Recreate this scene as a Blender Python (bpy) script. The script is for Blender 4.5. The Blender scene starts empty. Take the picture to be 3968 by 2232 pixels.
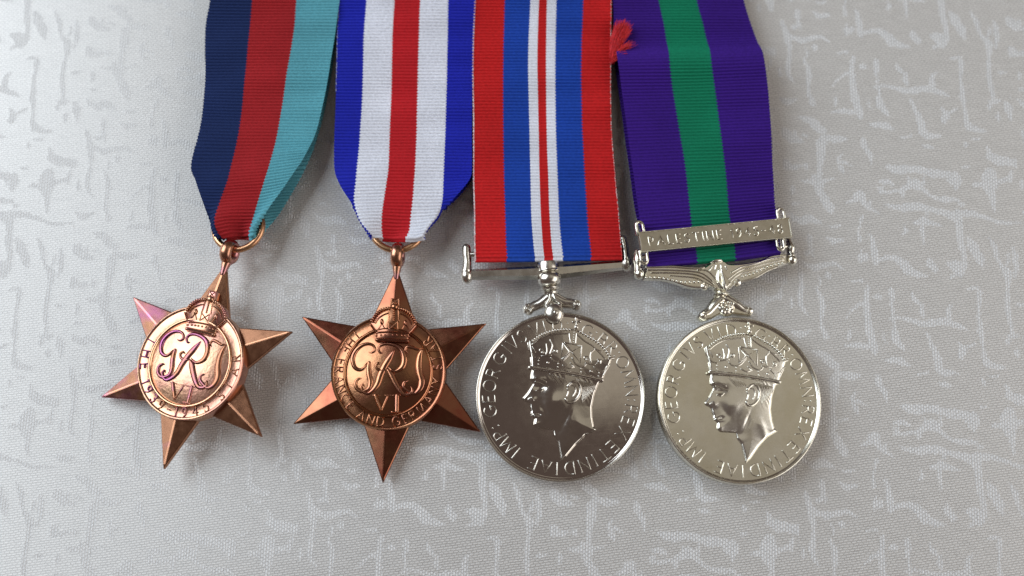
import bpy, math, random
import numpy as np
from mathutils import Matrix, Vector

# ------------------------------------------------------------------ camera, world, lamps, exposure
MM = 0.001
SC = bpy.context.scene
COL = SC.collection
TILT = math.radians(12.0)
DIST = 271.8 * MM
cam_data = bpy.data.cameras.new('camera')
cam = bpy.data.objects.new('camera', cam_data)
COL.objects.link(cam)
cam.location = (0, -DIST * math.sin(TILT), DIST * math.cos(TILT))
cam.rotation_euler = (TILT, 0, 0)
cam_data.sensor_width = 36.0
cam_data.angle = math.radians(45.0)
cam_data.clip_start = 0.01
cam_data.clip_end = 20.0
cam_data.dof.use_dof = True
cam_data.dof.focus_distance = 0.264
cam_data.dof.aperture_fstop = 8.0
SC.camera = cam

world = bpy.data.worlds.new('World')
SC.world = world
world.use_nodes = True
wn = world.node_tree.nodes
wn['Background'].inputs['Color'].default_value = (0.62, 0.47, 0.41, 1)
wn['Background'].inputs['Strength'].default_value = 0.165


def area_lamp(name, loc, aim, size_x, size_y, watts, color):
    d = bpy.data.lights.new(name, 'AREA')
    d.shape = 'RECTANGLE'
    d.size, d.size_y = size_x, size_y
    d.energy = watts
    d.color = color
    o = bpy.data.objects.new(name, d)
    COL.objects.link(o)
    o.location = loc
    o.rotation_euler = (Vector(aim) - Vector(loc)).to_track_quat('-Z', 'Y').to_euler()
    return o


# daylight from a window at the left, and the dim warm bounce of the ceiling on the right
area_lamp('window_light', (-0.95, 0.42, 0.80), (0, 0, 0), 1.05, 1.15, 18.5, (0.86, 0.94, 1.0))
area_lamp('ceiling_bounce', (0.56, 0.52, 1.30), (0.56, 0.52, 0), 1.02, 1.04, 1.05, (1.0, 0.95, 0.78))
area_lamp('wall_bounce', (1.20, -0.30, 0.70), (0, 0, 0), 1.40, 1.00, 10.0, (1.0, 0.96, 0.92))

SC.render.engine = 'CYCLES'
SC.view_settings.view_transform = 'Standard'
SC.view_settings.look = 'None'
SC.view_settings.exposure = 0.0
SC.view_settings.gamma = 1.0
random.seed(7)
RNG = np.random.default_rng(11)

# ------------------------------------------------------------------ measured shapes (millimetres)
RIBBON1_FRONT = [[(-68.69, 78.22, 3.8), (-58.74, 78.22, 3.8), (-48.34, 78.22, 3.8), (-38.08, 78.22, 3.8)], [(-68.75, 66.32, 3.8), (-59.32, 66.32, 3.8), (-49.24, 66.32, 3.8), (-39.24, 66.32, 3.8)], [(-69.49, 59.29, 3.8), (-59.58, 59.29, 3.8), (-49.42, 59.29, 3.8), (-39.91, 59.29, 3.8)], [(-68.84, 47.64, 4.0), (-59.98, 47.64, 4.0), (-50.69, 47.64, 4.0), (-41.26, 47.64, 4.0)], [(-68.9, 40.23, 4.3), (-60.3, 40.0, 4.3), (-51.42, 40.0, 4.3), (-42.32, 40.0, 4.3)], [(-69.42, 33.74, 4.8), (-60.75, 33.52, 4.8), (-52.14, 33.52, 4.8), (-43.73, 33.3, 4.8)], [(-70.57, 26.34, 5.4), (-61.82, 26.43, 5.4), (-53.25, 26.87, 5.4), (-45.88, 27.98, 5.4)], [(-69.22, 22.56, 5.8), (-62.35, 22.56, 5.8), (-54.07, 23.22, 5.8), (-48.0, 24.32, 5.8)], [(-67.45, 17.91, 6.0), (-63.67, 17.91, 6.0), (-55.3, 18.35, 6.0), (-50.93, 19.22, 6.0)], [(-65.68, 12.87, 6.2), (-64.46, 13.52, 6.2), (-56.22, 14.38, 6.2), (-54.05, 14.38, 6.2)], [(-64.19, 10.59, 6.2), (-63.59, 10.42, 6.2), (-56.75, 11.15, 6.2), (-55.81, 11.58, 6.2)]]
RIBBON1_BACK = [[(-63.32, 10.8, 4.2), (-61.84, 10.5, 4.2), (-56.88, 10.37, 4.2), (-55.03, 10.32, 4.2)], [(-65.47, 14.17, 3.8), (-62.94, 14.17, 3.8), (-56.01, 14.6, 3.8), (-51.72, 15.13, 3.8)], [(-67.07, 18.66, 3.4), (-62.83, 18.66, 3.4), (-55.22, 19.1, 3.4), (-49.3, 19.54, 3.4)], [(-68.68, 23.41, 3.0), (-62.3, 23.41, 3.0), (-54.23, 24.08, 3.0), (-46.91, 24.3, 3.0)], [(-70.27, 27.32, 2.6), (-62.14, 27.32, 2.6), (-53.18, 27.77, 2.6), (-45.01, 29.33, 2.6)], [(-69.73, 34.71, 2.0), (-61.33, 34.71, 2.0), (-52.49, 34.71, 2.0), (-43.72, 34.03, 2.0)], [(-69.2, 41.26, 1.5), (-60.43, 41.04, 1.5), (-51.53, 41.04, 1.5), (-42.29, 41.04, 1.5)], [(-69.16, 48.79, 1.1), (-60.2, 48.79, 1.1), (-50.81, 48.79, 1.1), (-41.2, 48.79, 1.1)], [(-69.81, 60.57, 0.9), (-59.8, 60.57, 0.9), (-49.52, 60.57, 0.9), (-40.0, 60.57, 0.9)], [(-69.07, 67.68, 0.9), (-59.54, 67.68, 0.9), (-49.34, 67.68, 0.9), (-39.32, 67.68, 0.9)], [(-69.0, 79.71, 0.9), (-58.94, 79.71, 0.9), (-48.43, 79.71, 0.9), (-38.14, 79.71, 0.9)]]
RIBBON2_FRONT = [[(-39.11, 78.43, 3.4), (-32.91, 78.43, 3.4), (-26.71, 78.43, 3.4), (-20.95, 78.43, 3.4), (-14.52, 78.43, 3.4), (-8.01, 78.43, 3.4)], [(-39.43, 66.51, 3.4), (-33.37, 66.51, 3.4), (-26.91, 66.51, 3.4), (-21.07, 66.51, 3.4), (-14.61, 66.51, 3.4), (-8.33, 66.51, 3.4)], [(-39.55, 57.13, 3.4), (-33.71, 57.13, 3.4), (-27.16, 57.13, 3.4), (-21.19, 57.13, 3.4), (-14.64, 57.13, 3.4), (-8.67, 57.13, 3.4)], [(-39.44, 45.5, 3.6), (-33.65, 45.5, 3.6), (-27.13, 45.5, 3.6), (-21.29, 45.5, 3.6), (-14.72, 45.5, 3.6), (-8.89, 45.5, 3.6)], [(-39.46, 34.09, 3.8), (-33.94, 34.09, 3.8), (-27.3, 34.09, 3.8), (-21.31, 34.09, 3.8), (-14.89, 34.09, 3.8), (-8.94, 34.09, 3.8)], [(-39.22, 26.37, 4.2), (-34.33, 26.37, 4.2), (-27.32, 26.37, 4.2), (-21.45, 26.37, 4.2), (-15.08, 26.37, 4.2), (-8.87, 26.37, 4.2)], [(-38.0, 22.51, 4.5), (-34.49, 22.73, 4.5), (-27.64, 22.95, 4.5), (-21.63, 22.95, 4.5), (-15.15, 22.95, 4.5), (-9.43, 23.18, 4.5)], [(-35.36, 18.28, 4.7), (-34.7, 18.5, 4.7), (-28.16, 18.72, 4.7), (-21.84, 18.72, 4.7), (-15.22, 18.72, 4.7), (-12.56, 19.16, 4.7)], [(-32.4, 15.04, 3.8), (-33.54, 14.85, 4.8), (-28.54, 14.98, 4.8), (-22.19, 14.98, 4.8), (-16.09, 15.2, 4.8), (-16.79, 15.91, 3.8)], [(-30.46, 11.85, 3.5), (-31.74, 11.73, 4.8), (-28.63, 11.51, 4.8), (-22.43, 11.73, 4.8), (-18.36, 12.16, 4.8), (-19.72, 12.5, 3.5)], [(-30.01, 10.85, 3.5), (-30.91, 10.6, 4.8), (-28.38, 9.87, 4.8), (-23.07, 10.0, 4.8), (-19.31, 10.65, 4.8), (-20.96, 10.98, 3.5)]]
RIBBON2_BACK = [[(-29.81, 10.91, 2.6), (-30.87, 10.99, 2.6), (-28.32, 10.25, 2.6), (-22.96, 10.38, 2.6), (-19.17, 11.04, 2.6), (-20.73, 11.04, 2.6)], [(-30.28, 11.96, 2.4), (-31.73, 12.18, 2.4), (-28.59, 11.96, 2.4), (-22.33, 12.18, 2.4), (-18.23, 12.62, 2.4), (-19.5, 12.62, 2.4)], [(-32.29, 15.3, 2.2), (-33.57, 15.39, 2.2), (-28.52, 15.52, 2.2), (-22.11, 15.52, 2.2), (-15.96, 15.74, 2.2), (-16.6, 16.18, 2.2)], [(-35.43, 18.88, 2.0), (-34.75, 19.1, 2.0), (-28.15, 19.32, 2.0), (-21.76, 19.32, 2.0), (-15.07, 19.32, 2.0), (-12.39, 19.76, 2.0)], [(-38.1, 23.33, 1.8), (-34.55, 23.55, 1.8), (-27.63, 23.78, 1.8), (-21.55, 23.78, 1.8), (-15.01, 23.78, 1.8), (-9.23, 24.0, 1.8)], [(-39.32, 27.22, 1.5), (-34.38, 27.22, 1.5), (-27.3, 27.22, 1.5), (-21.37, 27.22, 1.5), (-14.93, 27.22, 1.5), (-8.66, 27.22, 1.5)], [(-39.55, 34.99, 1.2), (-33.97, 34.99, 1.2), (-27.27, 34.99, 1.2), (-21.22, 34.99, 1.2), (-14.73, 34.99, 1.2), (-8.72, 34.99, 1.2)], [(-39.53, 46.51, 1.0), (-33.68, 46.51, 1.0), (-27.09, 46.51, 1.0), (-21.2, 46.51, 1.0), (-14.56, 46.51, 1.0), (-8.67, 46.51, 1.0)], [(-39.63, 58.25, 0.8), (-33.73, 58.25, 0.8), (-27.12, 58.25, 0.8), (-21.09, 58.25, 0.8), (-14.48, 58.25, 0.8), (-8.45, 58.25, 0.8)], [(-39.51, 67.73, 0.8), (-33.39, 67.73, 0.8), (-26.87, 67.73, 0.8), (-20.97, 67.73, 0.8), (-14.45, 67.73, 0.8), (-8.11, 67.73, 0.8)], [(-39.19, 79.76, 0.8), (-32.92, 79.76, 0.8), (-26.66, 79.76, 0.8), (-20.84, 79.76, 0.8), (-14.35, 79.76, 0.8), (-7.77, 79.76, 0.8)]]
RIBBON3_FRONT = [[(-8.0, 78.75, 3.2), (-1.49, 78.75, 3.2), (4.38, 78.75, 3.2), (6.37, 78.75, 3.2), (8.18, 78.75, 3.2), (10.25, 78.75, 3.2), (16.26, 78.75, 3.2), (22.72, 78.75, 3.2)], [(-8.42, 66.61, 3.2), (-1.79, 66.61, 3.2), (4.12, 66.61, 3.2), (6.13, 66.61, 3.2), (7.92, 66.61, 3.2), (10.07, 66.61, 3.2), (16.12, 66.61, 3.2), (22.61, 66.61, 3.2)], [(-8.77, 52.22, 3.4), (-2.08, 52.22, 3.4), (3.59, 52.22, 3.4), (5.71, 52.22, 3.4), (7.61, 52.22, 3.4), (9.69, 52.22, 3.4), (15.49, 52.22, 3.4), (22.27, 52.22, 3.4)], [(-8.53, 36.32, 3.6), (-2.06, 36.32, 3.6), (3.8, 36.32, 3.6), (5.9, 36.32, 3.6), (7.65, 36.32, 3.6), (9.7, 36.32, 3.6), (15.52, 36.32, 3.6), (22.12, 36.32, 3.6)], [(-8.44, 24.35, 4.0), (-1.86, 24.35, 4.0), (4.02, 24.35, 4.0), (6.06, 24.35, 4.0), (7.92, 24.35, 4.0), (9.95, 24.35, 4.0), (15.92, 24.35, 4.0), (22.71, 24.35, 4.0)], [(-8.15, 15.23, 4.6), (-1.59, 15.23, 4.6), (4.16, 15.23, 4.6), (6.3, 15.23, 4.6), (8.14, 15.23, 4.6), (10.2, 15.23, 4.6), (16.29, 15.23, 4.6), (23.28, 15.23, 4.6)], [(-8.04, 8.35, 5.2), (-1.36, 8.4, 5.2), (4.59, 8.44, 5.2), (6.68, 8.45, 5.2), (8.55, 8.46, 5.2), (10.68, 8.48, 5.2), (16.81, 8.52, 5.2), (23.62, 8.57, 5.2)], [(-7.94, 5.36, 5.3), (-1.15, 5.44, 5.3), (4.96, 5.52, 5.3), (7.0, 5.54, 5.3), (8.91, 5.56, 5.3), (11.03, 5.59, 5.3), (17.06, 5.66, 5.3), (23.77, 5.75, 5.3)]]
RIBBON3_BACK = [[(-8.0, 5.86, 3.2), (-1.16, 5.94, 3.2), (5.0, 6.02, 3.2), (7.06, 6.04, 3.2), (8.98, 6.06, 3.2), (11.12, 6.09, 3.2), (17.2, 6.17, 3.2), (23.96, 6.25, 3.2)], [(-8.11, 8.9, 3.0), (-1.37, 8.94, 3.0), (4.63, 8.98, 3.0), (6.74, 9.0, 3.0), (8.62, 9.01, 3.0), (10.77, 9.03, 3.0), (16.95, 9.07, 3.0), (23.82, 9.12, 3.0)], [(-8.34, 15.83, 2.4), (-1.73, 15.83, 2.4), (4.06, 15.83, 2.4), (6.22, 15.83, 2.4), (8.08, 15.83, 2.4), (10.16, 15.83, 2.4), (16.3, 15.83, 2.4), (23.34, 15.83, 2.4)], [(-8.64, 25.03, 1.8), (-2.01, 25.03, 1.8), (3.93, 25.03, 1.8), (5.98, 25.03, 1.8), (7.85, 25.03, 1.8), (9.9, 25.03, 1.8), (15.92, 25.03, 1.8), (22.77, 25.03, 1.8)], [(-8.73, 37.14, 1.3), (-2.21, 37.14, 1.3), (3.7, 37.14, 1.3), (5.82, 37.14, 1.3), (7.58, 37.14, 1.3), (9.66, 37.14, 1.3), (15.52, 37.14, 1.3), (22.18, 37.14, 1.3)], [(-8.99, 53.3, 0.8), (-2.24, 53.3, 0.8), (3.49, 53.3, 0.8), (5.63, 53.3, 0.8), (7.56, 53.3, 0.8), (9.66, 53.3, 0.8), (15.51, 53.3, 0.8), (22.36, 53.3, 0.8)], [(-8.63, 67.73, 0.8), (-1.94, 67.73, 0.8), (4.02, 67.73, 0.8), (6.05, 67.73, 0.8), (7.86, 67.73, 0.8), (10.03, 67.73, 0.8), (16.13, 67.73, 0.8), (22.68, 67.73, 0.8)], [(-8.21, 79.99, 0.8), (-1.64, 79.99, 0.8), (4.28, 79.99, 0.8), (6.29, 79.99, 0.8), (8.11, 79.99, 0.8), (10.21, 79.99, 0.8), (16.28, 79.99, 0.8), (22.79, 79.99, 0.8)]]
RIBBON4_FRONT = [[(21.98, 79.17, 2.4), (32.17, 79.17, 2.4), (40.78, 79.17, 2.4), (51.43, 79.17, 2.4)], [(23.01, 66.79, 2.8), (33.41, 66.79, 2.8), (42.02, 66.79, 2.8), (52.92, 66.79, 2.8)], [(23.19, 60.42, 3.1), (34.38, 60.42, 3.1), (43.3, 60.42, 3.1), (54.4, 60.42, 3.1)], [(23.46, 55.25, 3.5), (34.95, 55.25, 3.5), (44.14, 55.25, 3.5), (55.6, 55.73, 3.5)], [(23.59, 50.56, 6.3), (34.98, 50.79, 6.3), (44.27, 51.02, 6.3), (56.19, 51.49, 6.3)], [(24.63, 42.03, 5.6), (35.89, 42.26, 5.6), (45.22, 42.49, 5.6), (57.02, 42.96, 5.6)], [(25.63, 32.88, 5.6), (37.03, 33.34, 5.6), (45.96, 33.56, 5.6), (57.24, 34.02, 5.6)], [(26.6, 23.67, 6.2), (38.03, 24.22, 5.87), (46.78, 24.77, 5.53), (57.3, 25.55, 5.2)], [(27.37, 15.34, 7.4), (38.48, 16.46, 6.53), (47.04, 17.15, 5.67), (57.49, 18.29, 4.8)], [(27.86, 10.42, 7.8), (38.9, 11.79, 6.73), (47.44, 12.73, 5.67), (57.83, 14.34, 4.6)], [(28.6, 5.64, 7.8), (39.52, 6.99, 6.73), (47.99, 8.12, 5.67), (58.19, 9.92, 4.6)], [(28.99, 3.31, 7.6), (39.81, 4.56, 6.53), (48.23, 5.55, 5.47), (58.37, 7.25, 4.4)]]
RIBBON4_BACK = [[(29.46, 4.29, 3.4), (40.29, 5.3, 3.4), (48.61, 6.04, 3.4), (58.59, 7.49, 3.4)], [(29.09, 6.7, 3.4), (40.03, 7.8, 3.4), (48.41, 8.68, 3.4), (58.46, 10.23, 3.4)], [(28.36, 11.61, 3.2), (39.43, 12.72, 3.2), (47.89, 13.39, 3.2), (57.5, 14.72, 3.2)], [(27.19, 16.56, 3.0), (38.35, 17.46, 3.0), (46.88, 17.9, 3.0), (57.24, 18.8, 3.0)], [(26.29, 24.72, 2.8), (37.82, 25.17, 2.8), (46.62, 25.63, 2.8), (57.17, 26.31, 2.8)], [(25.29, 33.98, 2.4), (36.83, 34.44, 2.4), (45.87, 34.67, 2.4), (57.29, 35.13, 2.4)], [(24.33, 43.47, 1.8), (35.75, 43.71, 1.8), (45.22, 43.94, 1.8), (57.19, 44.41, 1.8)], [(23.38, 52.66, 1.2), (34.99, 52.9, 1.2), (44.47, 53.14, 1.2), (56.63, 53.61, 1.2)], [(23.7, 56.36, 0.9), (35.3, 56.36, 0.9), (44.57, 56.36, 0.9), (56.15, 56.84, 0.9)], [(23.39, 61.44, 0.8), (34.68, 61.44, 0.8), (43.68, 61.44, 0.8), (54.88, 61.44, 0.8)], [(23.18, 67.73, 0.8), (33.66, 67.73, 0.8), (42.34, 67.73, 0.8), (53.32, 67.73, 0.8)], [(22.11, 79.99, 0.8), (32.37, 79.99, 0.8), (41.03, 79.99, 0.8), (51.75, 79.99, 0.8)]]
RING1 = (-59.68, 12.57, 4.9)
RING2 = (-25.09, 13.46, 3.5)
TUFT = [(22.54, 51.0, 4.6), (22.81, 60.73, 4.6), (27.06, 58.43, 4.6), (26.88, 55.07, 4.6), (25.7, 52.31, 4.6), (23.67, 51.48, 4.6)]
HEAD = [(-5.5, 6.26), (-5.9, 5.15), (-6.03, 4.25), (-5.69, 3.72), (-5.62, 3.11), (-6.03, 2.6), (-6.93, 1.48), (-8.01, 0.44), (-7.88, -0.14), (-7.24, -0.54), (-6.78, -0.97), (-6.73, -1.84), (-6.61, -2.53), (-6.67, -3.2), (-6.35, -3.64), (-5.95, -4.22), (-6.18, -4.9), (-6.26, -5.55), (-5.62, -6.24), (-3.95, -6.58), (-2.28, -6.89), (-2.24, -8.13), (-1.61, -9.32), (-1.45, -11.13), (-1.34, -12.71), (-1.35, -13.56), (-0.03, -12.72), (2.24, -10.46), (4.46, -8.75), (6.94, -7.74), (6.45, -7.02), (6.29, -5.08), (6.43, -2.83), (7.28, -0.17), (8.42, 2.0), (9.32, 2.56), (10.08, 4.14), (11.0, 5.43), (11.83, 7.19), (11.42, 7.69), (10.46, 9.51), (9.02, 11.07), (7.31, 12.34), (5.59, 13.54), (4.39, 14.16), (1.76, 14.31), (-0.56, 14.11), (-2.93, 13.47), (-4.85, 12.53), (-5.75, 12.32), (-5.65, 10.42), (-5.53, 8.79), (-5.65, 7.08), (-6.04, 6.77)]
EFFIGY_LINES = {'arch_l': [(-4.95, 11.62, 0.149), (-3.02, 12.71, 0.149), (-0.66, 13.3, 0.149), (3.23, 13.22, 0.149)], 'arch_r': [(4.8, 12.89, 0.149), (6.25, 11.32, 0.149), (7.95, 10.01, 0.149), (9.57, 8.02, 0.149), (10.21, 7.09, 0.149)], 'mid_l': [(3.23, 13.22, 0.149), (3.29, 11.13, 0.149)], 'mid_r': [(4.82, 13.07, 0.149), (4.38, 10.99, 0.149)], 'cp1': [(1.65, 11.24, 0.149), (2.84, 9.33, 0.149), (0.98, 7.94, 0.149), (1.65, 11.24, 0.149)], 'cp2': [(2.0, 11.3, 0.149), (5.68, 10.27, 0.149), (3.4, 9.28, 0.149), (2.0, 11.3, 0.149)], 'cp3': [(5.63, 10.23, 0.149), (4.86, 6.73, 0.149), (3.45, 9.0, 0.149)], 'cp4': [(1.09, 7.89, 0.149), (2.79, 8.88, 0.149)], 'fl1': [(-1.88, 11.38, 0.149), (-1.9, 10.0, 0.149), (-2.21, 9.22, 0.149)], 'fl2': [(-1.0, 12.22, 0.149), (-0.62, 10.92, 0.149), (-1.34, 9.26, 0.149)], 'fl3': [(-3.31, 9.67, 0.149), (-3.44, 10.26, 0.149), (-2.9, 10.32, 0.149), (-2.51, 9.6, 0.149)], 'fl4': [(-0.69, 9.54, 0.149), (0.09, 9.36, 0.149), (0.26, 9.91, 0.149), (-0.43, 9.86, 0.149)], 'fl5': [(-3.15, 8.92, 0.149), (-1.1, 8.89, 0.149)], 'fr1': [(8.22, 9.3, 0.149), (7.33, 8.46, 0.149), (7.14, 6.64, 0.149)], 'fr2': [(8.34, 9.4, 0.149), (9.64, 8.7, 0.149)], 'fr3': [(6.05, 7.2, 0.149), (5.89, 7.79, 0.149), (6.58, 7.84, 0.149), (6.95, 7.0, 0.149)], 'fr4': [(8.48, 6.29, 0.149), (9.16, 6.22, 0.149), (9.34, 6.9, 0.149), (8.67, 7.07, 0.149)], 'fr5': [(5.98, 6.52, 0.149), (7.99, 6.06, 0.149)], 'left1': [(-5.34, 12.39, 0.149), (-4.43, 9.89, 0.149)], 'left2': [(-5.21, 10.08, 0.149), (-4.86, 9.01, 0.149), (-3.76, 8.52, 0.149)], 'left3': [(-5.78, 12.08, 0.149), (-5.62, 10.57, 0.149)], 'left4': [(-5.49, 8.84, 0.149), (-5.47, 7.34, 0.149)], 'sw1': [(-1.2, 8.33, 0.149), (-0.54, 7.53, 0.149), (1.04, 7.39, 0.149), (2.64, 8.55, 0.149)], 'sw2': [(3.27, 7.91, 0.149), (3.92, 6.48, 0.149), (5.34, 5.77, 0.149), (6.19, 6.27, 0.149)], 'sw3': [(7.72, 5.62, 0.149), (8.52, 4.56, 0.149), (9.79, 4.68, 0.149), (10.69, 5.62, 0.149)], 'right1': [(11.06, 6.97, 0.149), (12.22, 7.09, 0.149)], 'right2': [(11.17, 5.81, 0.149), (9.57, 3.67, 0.149)], 'dia': [(2.81, 6.81, 0.149), (3.52, 5.87, 0.149), (2.36, 5.71, 0.149), (1.18, 6.5, 0.149)], 'lid': [(-4.99, 3.6, 0.138), (-3.83, 3.08, 0.138), (-2.43, 2.22, 0.138)], 'lid2': [(-4.94, 1.7, 0.149), (-4.23, 1.34, 0.149), (-3.33, 1.89, 0.149)], 'brow': [(-5.3, 4.36, 0.161), (-4.17, 4.25, 0.161), (-2.78, 3.32, 0.161)], 'mouth': [(-6.5, -3.42, 0.138), (-5.58, -3.23, 0.138), (-4.97, -3.29, 0.138)], 'nost': [(-6.93, -0.05, 0.149), (-6.14, 0.33, 0.149), (-5.76, -0.38, 0.149)], 'ear': [(1.76, 1.99, 0.276), (2.98, 2.79, 0.276), (4.09, 2.46, 0.276), (4.39, 0.95, 0.276), (3.79, -0.47, 0.276), (2.43, -1.48, 0.276), (1.31, -1.38, 0.276), (1.04, -0.67, 0.276)], 'ear2': [(2.46, 2.16, 0.149), (3.18, 1.86, 0.149), (3.34, 0.71, 0.149), (2.67, -0.25, 0.149)], 'ear3': [(1.59, 1.44, 0.149), (1.75, 0.74, 0.149), (1.32, -0.13, 0.149)], 'hair0': [(3.78, 3.29, 0.046), (4.67, 1.0, 0.103), (4.49, -1.83, 0.035)], 'hair1': [(4.02, 3.2, 0.046), (4.87, 1.04, 0.103), (4.7, -1.65, 0.035)], 'hair2': [(4.25, 3.11, 0.046), (5.08, 1.09, 0.103), (4.91, -1.48, 0.035)], 'hair3': [(4.49, 3.03, 0.046), (5.29, 1.13, 0.103), (5.12, -1.3, 0.035)], 'hair4': [(4.72, 2.94, 0.046), (5.49, 1.18, 0.103), (5.33, -1.13, 0.035)], 'hair5': [(4.96, 2.85, 0.046), (5.7, 1.23, 0.103), (5.54, -0.95, 0.035)], 'hair6': [(5.2, 2.77, 0.046), (5.9, 1.27, 0.103), (5.75, -0.78, 0.035)], 'hair7': [(5.43, 2.68, 0.046), (6.11, 1.32, 0.103), (5.96, -0.6, 0.035)], 'hair8': [(5.67, 2.59, 0.046), (6.32, 1.36, 0.103), (6.17, -0.43, 0.035)], 'hair9': [(5.9, 2.51, 0.046), (6.52, 1.41, 0.103), (6.38, -0.25, 0.035)], 'hair10': [(6.14, 2.42, 0.046), (6.73, 1.46, 0.103), (6.59, -0.08, 0.035)], 'hair11': [(6.37, 2.33, 0.046), (6.94, 1.5, 0.103), (6.8, 0.1, 0.035)], 'hair12': [(6.61, 2.25, 0.046), (7.14, 1.55, 0.103), (7.01, 0.28, 0.035)], 'hair13': [(6.84, 2.16, 0.046), (7.35, 1.59, 0.103), (7.22, 0.45, 0.035)], 'hair14': [(7.08, 2.07, 0.046), (7.56, 1.64, 0.103), (7.43, 0.63, 0.035)], 'fringe0': [(-1.82, 4.99, 0.046), (-1.24, 3.98, 0.092), (-0.3, 2.57, 0.035)], 'fringe1': [(-1.25, 4.74, 0.046), (-0.67, 3.74, 0.092), (0.11, 2.58, 0.035)], 'fringe2': [(-0.69, 4.48, 0.046), (-0.1, 3.51, 0.092), (0.52, 2.59, 0.035)], 'fringe3': [(-0.12, 4.22, 0.046), (0.47, 3.27, 0.092), (0.93, 2.59, 0.035)], 'fringe4': [(0.45, 3.96, 0.046), (1.04, 3.04, 0.092), (1.34, 2.6, 0.035)], 'fringe5': [(1.02, 3.7, 0.046), (1.61, 2.8, 0.092), (1.75, 2.61, 0.035)]}
BAND = [(-5.93, 6.68, 0.414), (-2.08, 5.84, 0.46), (2.37, 4.68, 0.46), (6.8, 3.35, 0.46), (9.14, 2.61, 0.437)]
ARCH_PEARLS_L = [(-4.69, 12.4), (-2.94, 13.39), (-0.58, 14.06), (1.73, 14.21), (3.37, 14.06)]
ARCH_PEARLS_R = [(5.66, 13.34), (7.27, 12.18), (8.97, 10.91), (10.41, 9.3), (11.36, 7.47)]
PEARLS = [(3.95, 11.3), (4.03, 11.8), (4.12, 12.3), (4.22, 12.8), (4.3, 13.35), (-3.88, 8.0), (-4.0, 7.25), (0.2, 6.94), (0.04, 6.24), (4.96, 5.47), (4.89, 4.74), (8.72, 4.2), (8.51, 3.54), (3.17, 9.19)]
OVALS = [(-1.98, 7.37), (6.99, 4.71), (-2.86, 9.63), (-0.21, 9.73), (6.41, 7.28), (8.93, 6.66)]
ORB = [(4.87, 14.46), (5.01, 15.65)]
FEAT = [(-4.02, 2.3), (-2.04, -0.73), (-5.85, -0.15), (1.57, -3.33), (-0.59, -6.74), (-5.48, -3.47), (-5.87, -5.12), (3.33, 0.6), (-4.51, 4.28), (5.18, 0.88)]
CYPHER = [[(-4.64, 4.21, 0.105), (-3.85, 4.05, 0.229), (-3.17, 4.66, 0.295), (-3.56, 5.55, 0.328), (-4.63, 5.9, 0.36), (-5.91, 5.59, 0.426), (-7.02, 4.64, 0.491), (-7.71, 3.31, 0.524), (-7.75, 2.01, 0.524), (-7.2, 0.73, 0.491), (-6.19, 0.25, 0.426), (-5.31, 0.68, 0.328), (-4.67, 1.87, 0.131)], [(-4.22, 1.89, 0.393), (-4.24, 0.72, 0.59), (-4.02, -0.7, 0.655), (-3.66, -2.1, 0.622), (-3.74, -3.27, 0.524), (-4.34, -3.94, 0.393), (-5.48, -4.3, 0.426), (-6.57, -3.58, 0.426), (-6.81, -2.42, 0.393), (-6.25, -1.67, 0.295), (-5.41, -1.59, 0.092)], [(1.18, 5.02, 0.092), (0.13, 3.1, 0.655), (-0.8, 1.37, 0.721), (-1.58, -0.6, 0.721), (-2.1, -2.56, 0.655), (-3.04, -4.01, 0.524), (-4.16, -4.7, 0.393), (-5.1, -4.22, 0.393), (-5.55, -3.34, 0.328), (-5.19, -2.84, 0.229), (-4.66, -3.46, 0.105)], [(-1.12, 4.22, 0.092), (-1.89, 4.06, 0.262), (-2.4, 4.82, 0.295), (-2.0, 5.68, 0.328), (-0.72, 6.06, 0.36), (0.99, 5.86, 0.459), (2.34, 5.13, 0.59), (3.07, 3.86, 0.655), (3.29, 2.44, 0.655), (2.86, 1.13, 0.59), (1.61, 0.3, 0.393), (0.69, 0.53, 0.262), (-0.13, 1.14, 0.105)], [(-1.46, 1.48, 0.092), (-2.26, 1.83, 0.295), (-2.75, 1.3, 0.295), (-2.3, 0.54, 0.328), (-1.25, 0.32, 0.328), (-0.35, 0.55, 0.197)], [(-0.23, 0.62, 0.197), (0.62, -0.38, 0.721), (1.49, -1.89, 0.721), (2.5, -3.4, 0.655), (3.6, -4.51, 0.524), (4.76, -4.46, 0.459), (5.37, -3.8, 0.328), (5.19, -3.03, 0.197), (4.73, -2.92, 0.079)], [(4.09, 4.16, 0.105), (3.4, 4.78, 0.262), (3.74, 5.58, 0.328), (4.66, 5.55, 0.393), (5.98, 5.14, 0.295), (7.13, 5.51, 0.066)], [(7.13, 5.45, 0.105), (6.58, 3.87, 0.59), (6.44, 1.92, 0.721), (6.74, 0.12, 0.786), (7.3, -1.66, 0.786), (7.01, -3.21, 0.655), (5.91, -4.29, 0.393), (4.59, -3.83, 0.393), (3.51, -2.97, 0.393), (3.58, -2.07, 0.328), (4.45, -1.58, 0.105)], [(-2.38, -5.08, 0.459), (-1.7, -6.52, 0.459), (-0.93, -7.96, 0.393)], [(0.22, -5.16, 0.223), (-0.28, -6.47, 0.223), (-0.83, -7.96, 0.197)], [(-2.97, -5.01, 0.144), (-1.42, -4.95, 0.157)], [(-0.38, -4.9, 0.144), (1.3, -4.84, 0.157)], [(2.21, -4.95, 0.491), (2.29, -6.61, 0.491), (2.37, -8.21, 0.491)], [(1.27, -8.35, 0.229), (3.2, -8.34, 0.229)], [(1.3, -4.86, 0.17), (2.97, -4.79, 0.17)]]
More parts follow.
